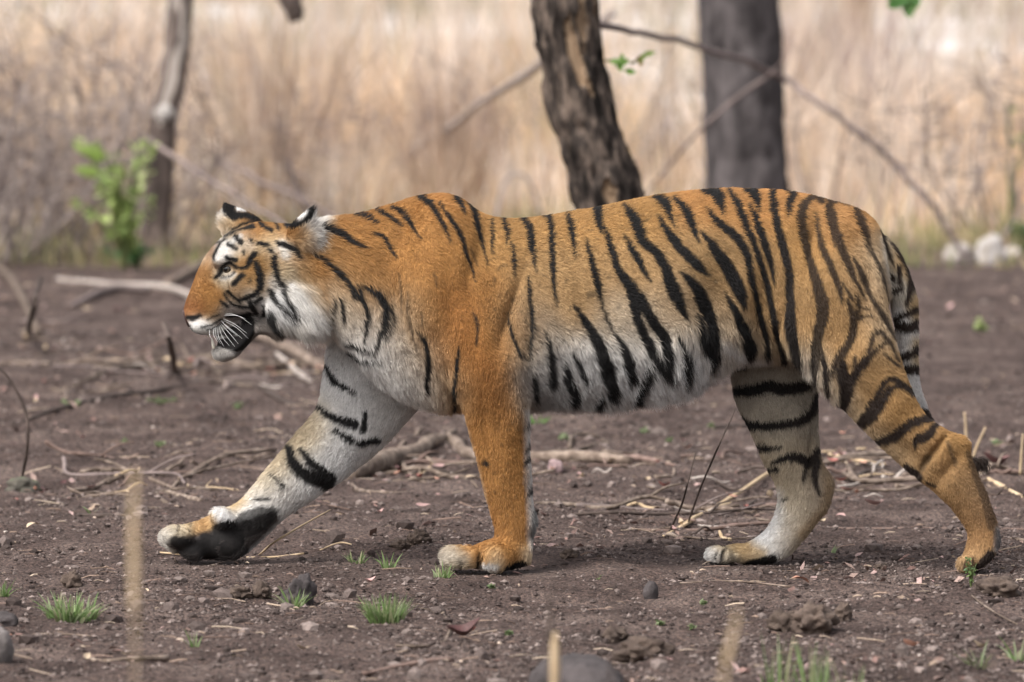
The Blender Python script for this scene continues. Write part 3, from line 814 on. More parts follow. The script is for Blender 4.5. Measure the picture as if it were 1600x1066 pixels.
PALE = {'near': [], 'far': []}
for g_, c_, sf, rows in [
    ('far', (74, 68, 66), 4, [(272, 850, 16), (300, 856, 38), (345, 852, 54), (385, 834, 44), (425, 810, 24)]),
    ('near', (150, 146, 146), 4, [(1560, 826, 10), (1562, 846, 16), (1556, 858, 8)]), ('far', WH, 10, [(1214, 770, 10), (1208, 805, 26), (1190, 838, 26)]), ('far', (170, 146, 116), 8, [(1284, 720, 8), (1296, 755, 14), (1288, 795, 14), (1255, 835, 10)]),
    ('far', (60, 56, 55), 3, [(284, 864, 14), (320, 876, 20), (356, 872, 22), (384, 858, 14)]),
    ('near', WH, 7, [(825, 640, 8), (829, 700, 14), (833, 760, 18), (836, 800, 20), (836, 850, 16)]), ('near', PA, 6, [(722, 650, 4), (734, 700, 8), (752, 770, 8), (764, 820, 6)]),
    ('near', (200, 190, 176), 11, [(694, 870, 8), (704, 870, 18), (722, 874, 12)]), ('near', WH, 4, [(757, 884, 10), (775, 888, 10)]),
    ('near', (232, 228, 222), 5, [(448, 445, 16), (466, 470, 22), (482, 492, 16)]), ('near', (228, 222, 214), 4, [(436, 380, 8), (441, 402, 10)]),
    ('near', (226, 222, 216), 5, [(500, 332, 6), (500, 350, 10), (492, 376, 10)]), ('near', (226, 222, 216), 3, [(298, 512, 5), (312, 516, 10), (328, 518, 8)]),
    ('near', (236, 232, 226), 3, [(338, 406, 10), (346, 392, 14), (360, 380, 10), (374, 372, 8)]), ('near', (230, 224, 216), 2, [(344, 436, 4), (356, 434, 6), (366, 428, 4)]),
    ('near', (225, 215, 200), 5, [(1377, 372, 4), (1388, 420, 10), (1397, 470, 10), (1404, 540, 6)]), ('near', (226, 222, 218), 6, [(1128, 530, 10), (1160, 548, 16), (1200, 556, 10)]),
    ('near', (226, 222, 218), 6, [(1225, 575, 6), (1255, 596, 12), (1278, 614, 8)])]:
    PALE[g_].append((catmull(np.array(rows, float), 4), c_, sf))
BLACK = np.array([0.0125, 0.0115, 0.0115])


def coat(pos, part, nrm, jitter=0.0):
    """albedo of the coat at points of the body; the hidden flank mirrors the visible one"""
    q = pos.copy()
    mir = (part == BODY) | (part == HEAD)
    q[mir, 1] = -np.abs(q[mir, 1])
    w = proj(q)
    far = (pos[:, 1] > 0.01) & mir
    wa = proj(pos)
    ear = (part == HEAD) & (pos[:, 1] > 0.03) & (wa[:, 0] < 416) & (wa[:, 1] < 362)
    w[ear] = wa[ear]
    far &= ~ear
    wob = np.stack([vnoise(pos * 9, 61), vnoise(pos * 9, 62)], -1)
    w = w + far[:, None] * wob * 14                       # the two flanks are not exact mirror images
    w = w + np.stack([vnoise(pos * 90, 63), vnoise(pos * 90, 64)], -1) * 1.0
    if jitter:
        w = w + RNG.normal(0, jitter, w.shape)
    C = np.zeros((len(pos), 3))
    M = np.zeros(len(pos))
    isf = (part == FFORE) | (part == FHIND)
    ist = part == TAIL
    isn = ~isf & ~ist
    for sel, pts, grp in ((isn, COAT_NEAR, 'near'), (isf, COAT_FAR, 'far'), (ist, COAT_TAIL, 'tail')):
        if sel.any():
            C[sel] = field(w[sel], pts)
            M[sel] = stripe_crease_mask(w[sel], grp)
    # upper far limbs that lie inside the mirrored flank
    up = isf & (((w[:, 1] < 540) & (w[:, 0] > 1000)) | ((w[:, 1] < 500) & (w[:, 0] < 1000)))
    if up.any():
        C[up] = field(w[up], COAT_NEAR)
        M[up] = stripe_crease_mask(w[up], 'near')
    g_ = C.mean(1, keepdims=True)
    sat_ = np.clip(np.abs(C - g_).max(1, keepdims=True) / 60, 0, 1)
    C = C * (0.97 - 0.10 * sat_)
    g_ = C.mean(1, keepdims=True)
    L = lin(g_ + (C - g_) * 0.85)
    for grp2, sel2 in (('near', isn), ('far', isf)):
        for a_, c_, sf in PALE[grp2]:
            STRIPES_AND_CREASES['_'] = [(a_, 1.0)]
            k_ = stripe_crease_mask(w[sel2], '_', sf)[:, None]
            L[sel2] = L[sel2] * (1 - k_) + lin(np.array(c_) * 0.94) * k_
    # limbs: outer side rusty, inner side pale
    out_far = np.clip((nrm[:, 1] - 0.1) * 2, 0, 1) * (isf & ~up) * np.clip((840 - w[:, 1]) / 20, 0, 1)
    L = L * (1 - out_far[:, None]) + lin(np.array(O2)) * out_far[:, None]
    inn = np.clip((nrm[:, 1] - 0.2) * 2, 0, 1) * ((part == NFORE) | (part == NHIND)) * (w[:, 1] > 560)
    L = L * (1 - inn[:, None]) + lin(np.array(GW)) * inn[:, None]
    M = M * (1 - 0.0 * inn)
    hd = part == HEAD
    if hd.any():
        STRIPES_AND_CREASES['_'] = [(np.array([(260 + x * .28143, 290 + y * .28143, s * .28143) for x, y, s in r]), 1.0) for r in SPOTS]
        sp = stripe_crease_mask(w[hd], '_', 2.0)
        M[hd] *= 1 - sp
        L[hd] = L[hd] * (1 - sp[:, None]) + lin(np.array(WH)) * sp[:, None]
    # freckles on the flank
    fk = np.clip((vnoise(pos * np.array([95, 95, 140]), 71) - 0.62) * 6, 0, 1) * isn * (w[:, 0] > 760) * (w[:, 0] < 1120)
    M = np.maximum(M, 0.45 * fk)
    pad = isf & (w[:, 1] > 815) & (w[:, 0] < 420)
    M = np.where(pad, M * (0.93 - 0.10 * np.clip(fbm(pos * 40, 2, 91), -1, 1)), M)
    tone = 1 + 0.14 * fbm(pos * 9, 3, 77) + 0.12 * vnoise(pos * np.array([55, 90, 120]), 79)
    L = L * tone[:, None]
    blk = BLACK[None] * (1 + np.array([1.6, 0.9, 0.5])[None] * np.clip((w[:, :1] - 1180) / 160, 0, 1))
    return L * (1 - M[:, None]) + blk * M[:, None], M, w


tc_, tm_, _ = coat(TV, TP, TN)
body_me = mesh_np('tiger_body', TV, TF)
set_col(body_me, tc_ * 0.85)
skin = attr_mat('tiger_coat', rough=0.8, spec=0.15, nscale=160, namp=0.25)
tiger = link('tiger', body_me, skin, label='orange tiger with black stripes walking over dark bare earth, mouth open', cat='tiger')

# ---------------------------------------------------------------- fur
DIRS = [(u, v, (a, b), s) for (u, v, a, b, s) in [
    (300, 460, .5, -1, 22), (320, 420, .6, -.8, 22), (350, 390, 1, -.5, 22), (400, 355, 1, -.1, 25), (360, 440, 1, 0, 22), (330, 480, 1, .1, 22), (320, 510, .6, .7, 16), (400, 450, 1, .3, 22), (430, 410, 1, .2, 25), (460, 460, .75, .65, 25), (430, 500, .8, .6, 25), (355, 550, .4, .8, 18),
    (490, 350, .75, -.5, 14), (350, 345, -.7, -.5, 14), (470, 345, .3, -.9, 12), (375, 335, -.3, -.9, 12), (480, 490, .75, .7, 18),
    (540, 380, 1, .45, 45), (540, 480, .7, .8, 45), (600, 560, .6, .9, 45), (640, 340, 1, .5, 45), (690, 400, .6, .9, 45), (740, 500, .3, 1, 45), (850, 350, 1, .3, 45), (1000, 335, 1, .3, 50), (1150, 310, 1, .35, 50), (1280, 330, .8, .7, 45), (900, 450, .9, .45, 50), (1010, 450, .9, .5, 50), (1100, 430, .8, .6, 45),
    (860, 590, .75, .7, 40), (940, 600, .7, .75, 40), (1040, 600, .5, .9, 40), (1110, 570, .2, 1, 40), (1200, 540, .3, 1, 40), (1250, 420, .5, .9, 45), (1300, 520, .35, 1, 45), (1380, 480, .3, 1, 40), (780, 620, .1, 1, 40), (780, 700, .08, 1, 40), (800, 800, .02, 1, 40), (720, 870, -1, .25, 20), (770, 870, -.6, .8, 20),
    (1370, 650, .6, .8, 40), (1450, 720, .65, .8, 40), (1530, 800, .35, 1, 40), (1520, 870, -.1, 1, 25)]]
DIRS_FAR = [(u, v, (a, b), s) for (u, v, a, b, s) in [(560, 560, .1, 1, 45), (550, 650, -.4, .9, 45), (460, 720, -.6, .8, 45), (380, 790, -.8, .6, 30), (300, 830, -1, .3, 25), (1200, 580, .2, 1, 45), (1230, 680, .15, 1, 45), (1250, 770, -.1, 1, 35), (1210, 840, -.8, .6, 30), (1130, 865, -1, .3, 25), (640, 450, .6, .9, 60), (1250, 430, .5, .9, 60)]]
LENS = [(u, v, (l,), s) for (u, v, l, s) in [
    (300, 470, 4, 25), (320, 420, 5, 25), (355, 400, 6, 20), (360, 430, 5, 18), (320, 510, 5, 18), (400, 360, 8, 25), (400, 440, 10, 25), (430, 400, 13, 25), (450, 440, 22, 25), (470, 470, 52, 22), (440, 495, 40, 22), (475, 492, 58, 16), (400, 505, 12, 20), (352, 552, 11, 16), (380, 530, 4, 14), (355, 520, 3, 14), (490, 350, 19, 14), (495, 372, 22, 14), (498, 335, 15, 10), (470, 340, 6, 12), (345, 350, 18, 10), (370, 335, 5, 14),
    (540, 380, 16, 45), (530, 450, 20, 45), (560, 520, 19, 45), (630, 580, 18, 45), (680, 620, 17, 35), (640, 340, 11, 45), (700, 420, 9, 45), (740, 520, 9, 45), (850, 350, 11, 50), (1000, 340, 11, 50), (1150, 310, 11, 50), (1280, 330, 11, 50), (900, 450, 10, 50), (1010, 440, 10, 50), (1100, 430, 10, 50),
    (850, 560, 18, 35), (920, 590, 22, 35), (900, 630, 26, 22), (840, 630, 20, 22), (960, 632, 32, 22), (980, 600, 28, 35), (1040, 610, 40, 28), (1080, 590, 44, 28), (1115, 575, 38, 20), (1110, 540, 26, 30), (1170, 550, 26, 25), (1240, 585, 22, 25), (1200, 480, 13, 40), (1250, 420, 11, 45), (1320, 500, 11, 45), (1380, 480, 13, 40), (1275, 612, 22, 20),
    (770, 620, 10, 40), (780, 720, 9, 40), (800, 800, 10, 40), (740, 870, 10, 30), (705, 868, 13, 12), (1360, 650, 12, 40), (1450, 730, 9, 40), (1530, 820, 8, 40), (1520, 880, 8, 20)]]
tri = np.vstack([TF[:, [0, 1, 2]], TF[:, [0, 2, 3]]])
e1, e2 = TV[tri[:, 1]] - TV[tri[:, 0]], TV[tri[:, 2]] - TV[tri[:, 0]]
area = 0.5 * np.linalg.norm(np.cross(e1, e2), axis=1)
tcen = TV[tri].mean(1)
tn = TN[tri].mean(1)
toward = np.clip(-tn[:, 1], 0, 1)
uvc = proj(tcen)
dens = 0.35 + 1.0 * np.clip(toward * 2 + 0.3, 0, 1) + 1.0 * (tn[:, 2] < -0.2) * (tcen[:, 1] < 0.12) * (uvc[:, 1] < 660)
dens *= 1 + 1.5 * np.clip((500 - uvc[:, 0]) / 30, 0, 1) * (uvc[:, 1] < 580)
NH = 330000
wgt = area * dens
pick = RNG.choice(len(tri), NH, p=wgt / wgt.sum())
r1, r2 = RNG.random(NH), RNG.random(NH)
s1 = np.sqrt(r1)
root = TV[tri[pick, 0]] * (1 - s1)[:, None] + TV[tri[pick, 1]] * (s1 * (1 - r2))[:, None] + TV[tri[pick, 2]] * (s1 * r2)[:, None]
rn = tn[pick]
rn /= np.linalg.norm(rn, axis=1, keepdims=True)
rp = TP[tri[pick, 0]]
hc, hm, huv = coat(root, rp, rn, 0.55)
# leave eye, nose and mouth lining bare
EYE_UV = (357, 421)
ru = proj(root)
bald = (np.hypot(huv[:, 0] - EYE_UV[0], (huv[:, 1] - EYE_UV[1]) * 1.2) < 8.5) | (np.hypot((huv[:, 0] - 294) / 17, (huv[:, 1] - 497) / 13) < 1) & (rp == HEAD)
bald |= (hm > 0.6) & (rp == HEAD) & (huv[:, 1] > 505) & (huv[:, 0] < 405) & (huv[:, 0] > 325)
bald |= (hm > 0.6) & (rp == FFORE) & (huv[:, 1] > 825)
keep = ~bald
root, rn, rp, hc, hm, huv = root[keep], rn[keep], rp[keep], hc[keep], hm[keep], huv[keep]
NH = len(root)
isf = (rp == FFORE) | (rp == FHIND)
dr = field(huv, DIRS, 2)
dr[isf] = field(huv[isf], DIRS_FAR, 2)
ist = rp == TAIL
dr[ist] = np.array([0.3, 1.0])
ln = field(huv, LENS, 1)[:, 0]
ln[isf] = np.where(huv[isf, 1] > 800, 8, np.where(huv[isf, 1] > 560, 12, 14))
ln[ist] = np.where(huv[ist, 0] > 1500, 18, 13)
ln = ln * 1e-3 * RNG.uniform(0.65, 1.25, NH)
D = np.stack([dr[:, 0], np.zeros(NH), -dr[:, 1]], -1)
D += 0.35 * np.stack([fbm(root * 22, 2, 81), fbm(root * 22, 2, 82), fbm(root * 22, 2, 83)], -1)
D += 0.30 * np.stack([vnoise(root * 75, 84), vnoise(root * 75, 85), vnoise(root * 75, 86)], -1)
D += RNG.normal(0, 0.14, D.shape)
D /= np.linalg.norm(D, axis=1, keepdims=True)
cmp_ = (D * rn).sum(1, keepdims=True)
longf = np.clip((ln[:, None] - 0.013) / 0.010, 0, 1)
Tn = D - rn * np.where(cmp_ > 0, cmp_ * (1 - 0.85 * longf), cmp_)
Tn /= np.linalg.norm(Tn, axis=1, keepdims=True) + 1e-9
lift = RNG.uniform(0.18, 0.5, NH)[:, None]
d0 = Tn + rn * (lift + 0.25)
d0 /= np.linalg.norm(d0, axis=1, keepdims=True)
d1 = Tn + rn * (lift - 0.28)
d1 /= np.linalg.norm(d1, axis=1, keepdims=True)
grav = np.array([0, 0, -0.25])[None] * np.clip((ln - 0.016) / 0.01, 0, 1)[:, None]
KP = 4
pts = np.empty((NH, KP, 3), np.float32)
pts[:, 0] = root - rn * 0.0015
pts[:, 1] = root + d0 * (ln * 0.33)[:, None]
pts[:, 2] = pts[:, 1] + (d0 * 0.5 + d1 * 0.5 + grav) * (ln * 0.33)[:, None]
pts[:, 3] = pts[:, 2] + (d1 + 1.5 * grav + RNG.normal(0, 0.12, D.shape)) * (ln * 0.34)[:, None]
hc = hc * (RNG.uniform(0.84, 1.17, NH) * np.where(RNG.random(NH) < 0.05, 0.6, 1.0))[:, None]
fur = bpy.data.hair_curves.new('fur')
fur.add_curves([KP] * NH)
fur.attributes['position'].data.foreach_set('vector', pts.ravel())
ra = fur.attributes.get('radius') or fur.attributes.new('radius', 'FLOAT', 'POINT')
thick = np.where(ln < 0.007, 0.00030, 0.00046)
rad = (thick[:, None] * np.array([1.0, 0.95, 0.7, 0.12])[None]).astype(np.float32)
ra.data.foreach_set('value', rad.ravel())
ca = fur.attributes.new('col', 'FLOAT_COLOR', 'CURVE')
ca.data.foreach_set('color', np.hstack([hc, np.ones((NH, 1))]).astype(np.float32).ravel())
furm = attr_mat('tiger_fur', rough=0.6, spec=0.25, transl=0.0)
link('fur', fur, furm, parent=tiger, kind='stuff')

# ---------------------------------------------------------------- eyes, nose, teeth, whiskers
bvh = BVHTree.FromPolygons([tuple(p) for p in TV], [tuple(f) for f in TF])


def surf(u, v):
    """the near flank's surface point seen at (u, v)"""
    o = Vector((0, -CAM_D, CAM_H))
    h = bvh.ray_cast(o, Vector(ray(u, v)).normalized())
    return (np.array(h[0]), np.array(h[1])) if h[0] is not None else (P(u, v, -.08), np.array([0, -1, 0]))


def eye_mat():
    m, nt, bs = new_mat('tiger_eye')
    tc = nd(nt, 'ShaderNodeTexCoord')
    sx = nd(nt, 'ShaderNodeSeparateXYZ')
    nt.links.new(tc.outputs['Object'], sx.inputs[0])
    cx = nd(nt, 'ShaderNodeCombineXYZ')
    nt.links.new(sx.outputs['X'], cx.inputs['X'])
    nt.links.new(sx.outputs['Z'], cx.inputs['Z'])
    le = nd(nt, 'ShaderNodeVectorMath', operation='LENGTH')
    nt.links.new(cx.outputs[0], le.inputs[0])
    mr = nd(nt, 'ShaderNodeMapRange')
    mr.inputs['From Max'].default_value = 0.0165
    nt.links.new(le.outputs['Value'], mr.inputs['Value'])
    c = ramp(nt, mr.outputs[0], [(0.0, (0.004, 0.004, 0.004)), (0.30, (0.006, 0.005, 0.004)), (0.36, (0.055, 0.042, 0.030)), (0.56, (0.095, 0.072, 0.048)), (0.64, (0.01, 0.008, 0.006)), (1.0, (0.01, 0.008, 0.006))])
    nt.links.new(c, bs.inputs['Base Color'])
    bs.inputs['Roughness'].default_value = 0.08
    bs.inputs['Specular IOR Level'].default_value = 0.6
    return m


EM = eye_mat()
sp, sn_ = surf(*EYE_UV)
Vi, Fi = icos(3)
for sgn in (1, -1):
    c = sp.copy()
    c[1] = sgn * (c[1] + 0.0118)
    me = mesh_np('eye', Vi * 0.0165, Fi)
    o = link('eye', me, EM, parent=tiger)
    o.location = c
    o.rotation_euler = (0, 0, math.radians(-28) * sgn)
LOFTS = []
loft(HEAD, [(284.5, 486, 294, 511, 0, .020), (288, 484, 302, 511, 0, .026), (296, 485, 309, 507, 0, .026), (303, 489, 312, 503, 0, .018)], m=20)
nose_m = noise_mat('nose_leather', [(0.35, (0.035, 0.022, 0.02)), (0.65, (0.12, 0.06, 0.05))], scale=60, bump=0.4, rough=0.5, spec=0.4)
link('nose', mesh_np('nose', LOFTS[0][1], LOFTS[0][2]), nose_m, parent=tiger)
tooth_m = noise_mat('tooth_enamel', [(0.3, (0.62, 0.55, 0.42)), (0.7, (0.78, 0.74, 0.64))], scale=40, rough=0.35, spec=0.5)
for (u0, v0, u1, v1, y, r) in ((334, 545, 331, 528, -.018, .0042), (334, 545, 331, 528, .018, .0042), (324, 516, 326, 527, -.026, .004)):
    V, F = tube([P(u0, v0, y), P((u0 + u1) / 2, (v0 + v1) / 2, y), P(u1, v1, y)], [r, r * .8, r * .15], 8, 3)
    link('tooth', mesh_np('tooth', V, F), tooth_m, parent=tiger)
whm = noise_mat('whisker_hair', [(0.3, (0.8, 0.8, 0.8)), (0.7, (0.9, 0.9, 0.9))], scale=10, rough=0.4)
for k, (x0, y0, xm, ym, x1, y1) in enumerate([
    (320, 722, 400, 725, 475, 775), (318, 750, 390, 790, 455, 850), (310, 760, 360, 800, 420, 850), (300, 765, 350, 820, 400, 880), (295, 770, 330, 830, 380, 895), (290, 775, 310, 840, 350, 890),
    (285, 780, 290, 840, 320, 895), (275, 785, 275, 830, 300, 880), (265, 790, 262, 830, 285, 870), (315, 740, 380, 770, 445, 820), (305, 750, 340, 790, 395, 835), (325, 715, 370, 715, 440, 740), (240, 800, 240, 830, 255, 860)]):
    p0, _ = surf(260 + .28143 * x0, 290 + .28143 * y0)
    pm = P(260 + .28143 * xm, 290 + .28143 * ym, p0[1] - .018)
    p1 = P(260 + .28143 * x1, 290 + .28143 * y1, p0[1] - .03 - 0.01 * random.random())
    for sgn in (1, -1):
        a = np.array([p0, pm, p1])
        if sgn < 0:
            a[:, 1] *= -1
        V, F = tube(a, [.0005, .0004, .00015], 5, 5)
        link('whisker', mesh_np('whisker', V, F), whm, parent=tiger)

# ================================================================== trees, grass and shrubs behind
def gpt(u, v, lift=0.0):
    p = G(u, v)
    p[2] = gh(p[0], p[1]) + lift
    return p


def drop(p, lift=0.0):
    return np.array([p[0], p[1], gh(p[0], p[1]) + lift])


bark_mats = {}


def bark_mat(name, stops, nscale, patches=None):
    m, nt, bs = new_mat(name)
    tc = nd(nt, 'ShaderNodeTexCoord')
    mp = nd(nt, 'ShaderNodeMapping')
    mp.inputs['Scale'].default_value = (1, 1, 0.35)
    nt.links.new(tc.outputs['Object'], mp.inputs['Vector'])
    no = nd(nt, 'ShaderNodeTexNoise', Scale=nscale, Detail=8, Roughness=0.65)
    nt.links.new(mp.outputs[0], no.inputs['Vector'])
    col = ramp(nt, no.outputs['Fac'], stops)
    at = nd(nt, 'ShaderNodeAttribute', attribute_name='col')
    mx = nd(nt, 'ShaderNodeMix', data_type='RGBA', blend_type='MIX')
    nt.links.new(at.outputs['Fac'], mx.inputs[0])
    nt.links.new(col, mx.inputs[6])
    mx.inputs[7].default_value = (*(patches or (0.3, 0.22, 0.14)), 1)
    # the bare patches keep some of the grain
    hs = nd(nt, 'ShaderNodeHueSaturation')
    mr = nd(nt, 'ShaderNodeMapRange')
    mr.inputs['To Min'].default_value = 0.6
    mr.inputs['To Max'].default_value = 1.4
    nt.links.new(no.outputs['Fac'], mr.inputs['Value'])
    nt.links.new(mr.outputs[0], hs.inputs['Value'])
    nt.links.new(mx.outputs[2], hs.inputs['Color'])
    nt.links.new(hs.outputs[0], bs.inputs['Base Color'])
    b = nd(nt, 'ShaderNodeBump', Strength=0.8, Distance=0.012)
    nt.links.new(no.outputs['Fac'], b.inputs['Height'])
    nt.links.new(b.outputs[0], bs.inputs['Normal'])
    bs.inputs['Roughness'].default_value = 0.95
    bs.inputs['Specular IOR Level'].default_value = 0.1
    return m


def trunk(path, seg=72, per=40, ridge=0.1, seed=0, patch=None, freq=9.0, zlo=None):
    """a barked trunk: path rows x,y,z,r; returns V, F, patch mask"""
    c = catmull(np.array(path, float), per)
    n = len(c)
    ph = np.linspace(0, 2 * np.pi, seg, endpoint=False)
    t = np.gradient(c[:, :3], axis=0)
    t /= np.linalg.norm(t, axis=1, keepdims=True)
    a = np.cross(t, np.array([0, 1.0, 0]))
    a /= np.linalg.norm(a, axis=1, keepdims=True)
    b = np.cross(a, t)
    dirs = a[:, None] * np.cos(ph)[None, :, None] + b[:, None] * np.sin(ph)[None, :, None]
    r = c[:, 3][:, None]
    q = np.stack([np.cos(ph)[None, :] + 0 * r, np.sin(ph)[None, :] + 0 * r, c[:, 2][:, None] + 0 * ph[None]], -1)
    k = np.array([freq * .35, freq * .35, freq])
    n1 = np.abs(vnoise(q * k, seed))
    n2 = vnoise(q * k * 2.3, seed + 5)
    n3 = vnoise(q * np.array([1.2, 1.2, 2.0]), seed + 9)
    pm = np.zeros((n, seg))
    if patch:
        f = fbm(q * np.array([2.6, 2.6, 6.5]), 4, seed + 20)
        if zlo is not None:
            f = f - 1.2 * np.clip((zlo - c[:, 2]) / 0.1, 0, 1)[:, None]
        pm = np.clip((f - patch[0]) * 6, 0, 1) * np.clip(patch[1] + patch[2] * np.cos(ph - patch[3])[None], 0, 1)
    h = ridge * (0.6 * n1 + 0.35 * n2) * (1 - 0.7 * pm) - 0.5 * ridge * pm + 0.10 * n3
    V = (c[:, None, :3] + dirs * (r * (1 + h))[..., None]).reshape(-1, 3)
    V = np.vstack([V, c[:1, :3], c[-1:, :3]])
    j = np.arange(seg)
    kk = (j + 1) % seg
    tr = np.vstack([np.stack([np.full(seg, n * seg), kk, j], -1), np.stack([np.full(seg, n * seg + 1), (n - 1) * seg + j, (n - 1) * seg + kk], -1)])
    return V, [ring_faces(n, seg), tr], np.append(pm.ravel(), [0, 0])


def tree(name, label, spec, Y, mat, seed, patch=None, ridge=0.14, seg=72, per=40, top=None, limbs=(), zlo=None):
    """spec rows: uL, uR, v as the photo shows the trunk's two edges"""
    rows = []
    for (uL, uR, v) in spec:
        p = P((uL + uR) / 2, v, Y)
        rows.append([*p, (uR - uL) / 2 / pxm(Y) * 0.95])
    rows = rows[::-1]                                    # from the ground up
    b = rows[0]
    g = [b[0] + (b[0] - rows[1][0]) * 0.25, b[1], gh(b[0], b[1]) - 0.12, b[3] * 1.35]
    rows = [g] + rows
    if top:
        rows.append(top)
    base = drop(g)
    root = link(name, None, label=label, cat='tree')
    root.location = base
    V, F, pm = trunk(rows, seg, per, ridge, seed, patch, zlo=zlo)
    me = mesh_np('trunk', V - base, F)
    set_col(me, np.repeat(pm[:, None], 3, 1))
    link('trunk', me, mat, parent=root)
    for lb in limbs:
        V, F = tube(np.array([r[:3] for r in lb]) - base, [r[3] for r in lb], 12, 8, 0.02, seed)
        me = mesh_np('limb', V, F)
        set_col(me, np.zeros((len(V), 3)))
        link('limb', me, mat, parent=root)
    return root, base


B_MID = bark_mat('dark_flaking_bark', [(0.38, (0.012, 0.010, 0.009)), (0.5, (0.050, 0.040, 0.035)), (0.62, (0.17, 0.13, 0.105))], 20, (0.33, 0.23, 0.15))
B_GREY = bark_mat('charcoal_bark', [(0.36, (0.040, 0.035, 0.036)), (0.64, (0.12, 0.105, 0.105))], 14)
B_LEFT = bark_mat('mottled_bark', [(0.36, (0.05, 0.04, 0.036)), (0.5, (0.11, 0.085, 0.075)), (0.66, (0.24, 0.19, 0.165))], 9, (0.44, 0.385, 0.345))
B_TAN = bark_mat('pale_tan_bark', [(0.3, (0.22, 0.16, 0.11)), (0.7, (0.40, 0.30, 0.22))], 6)

p_ = P(860, -330, 6)
mid_tree, mid_base = tree('leaning_tree', 'leaning dark tree trunk with flaking bark and bare tan patches', [
    (833, 935, 0), (840, 943, 60), (850, 951, 120), (860, 964, 170), (876, 980, 230), (888, 998, 285), (902, 1012, 330), (925, 1040, 430), (948, 1068, 530)],
    6.0, B_MID, 3, patch=(0.30, 0.3, 1.1, 3.8), ridge=0.30, seg=110, per=44, top=[p_[0], p_[1], p_[2], 0.075],
    limbs=[[(*P(885, 10, 6.0), .05), (*P(940, -120, 6.2), .04), (*P(1060, -260, 6.5), .025), (*P(1150, -330, 6.6), .008)]])
p_ = P(1150, -420, 14)
right_tree, _ = tree('dark_tree', 'thick straight charcoal grey tree trunk in front of the dry grass', [
    (1090, 1220, 0), (1094, 1224, 90), (1098, 1230, 190), (1101, 1236, 290), (1098, 1246, 370)], 14.0, B_GREY, 5, ridge=0.10, seg=48, per=20, top=[p_[0], p_[1], p_[2], .15])
p_ = P(320, -400, 14)
left_tree, left_base = tree('mottled_tree', 'slim tree trunk with mottled pale and dark bark and a white scar', [
    (262, 303, 0), (256, 300, 60), (248, 292, 120), (236, 280, 170), (230, 274, 200), (229, 272, 260), (226, 266, 330), (222, 264, 390)], 14.0, B_LEFT, 8,
    patch=(0.08, 0.75, 0.4, 3.6), zlo=0.62, ridge=0.16, seg=40, per=18, top=[p_[0], p_[1], p_[2], .05])
p_ = P(1345, -200, 44)
tree('far_tree', 'pale tan tree trunk standing far off beyond the dry grass', [(1318, 1364, 0), (1320, 1362, 50), (1318, 1364, 100), (1316, 1368, 130)], 44.0, B_TAN, 9, seg=20, per=8, top=[p_[0], p_[1], p_[2], .1])
# the white healed scar on the slim tree
Vi, Fi = icos(3)
sc = P(252, 176, 14) - left_base
V = Vi * np.array([.040, .03, .046]) * (1 + 0.35 * vnoise(Vi * 2.2, 2))[:, None] + sc + np.array([0.012, -.040, 0])
link('scar', mesh_np('scar', V, Fi), noise_mat('scar_wood', [(0.38, (0.2, 0.17, 0.15)), (0.62, (0.66, 0.62, 0.59))], 30, bump=.4), parent=left_tree)

# ------------------------------------------------------------------ leaves and blades
LEAF = attr_mat('green_leaf', rough=0.5, spec=0.3, transl=0.45)
STRAW = attr_mat('dry_straw', rough=0.8, spec=0.15, transl=0.30)


def blades(base, az, length, lean, width, segs=3, curl=0.5):
    """ribbon blades: base (n,3), azimuth, length, lean, width arrays -> V, F, blade index per vertex"""
    n = len(base)
    t = np.linspace(0, 1, segs + 1)
    dirh = np.stack([np.cos(az), np.sin(az), 0 * az], -1)
    sidev = np.stack([-np.sin(az), np.cos(az), 0 * az], -1)
    rot = RNG.uniform(0, np.pi, n)
    sidev = sidev * np.cos(rot)[:, None] + dirh * np.sin(rot)[:, None]
    ang = lean[:, None] * (0.5 + curl * 2 * t[None]) / 1.0
    ds = length[:, None] / segs
    hx = np.concatenate([np.zeros((n, 1)), np.cumsum(np.sin(ang[:, 1:]) * ds, 1)], 1)
    hz = np.concatenate([np.zeros((n, 1)), np.cumsum(np.cos(ang[:, 1:]) * ds, 1)], 1)
    c = base[:, None] + dirh[:, None] * hx[..., None]
    c[..., 2] += hz
    w = width[:, None] * np.clip(1.05 - t[None] ** 1.6, 0.06, 1) * 0.5
    L = c - sidev[:, None] * w[..., None]
    R = c + sidev[:, None] * w[..., None]
    V = np.stack([L, R], 2).reshape(-1, 3)
    b = np.arange(n)[:, None] * (2 * (segs + 1)) + np.arange(segs)[None] * 2
    F = np.stack([b, b + 1, b + 3, b + 2], -1).reshape(-1, 4)
    return V, F, np.repeat(np.arange(n), 2 * (segs + 1)), np.tile(np.repeat(t, 2), n)


def palette(n, cols, jit=0.15):
    c = np.array(cols)[RNG.integers(0, len(cols), n)]
    return c * RNG.uniform(1 - jit, 1 + jit, (n, 1))


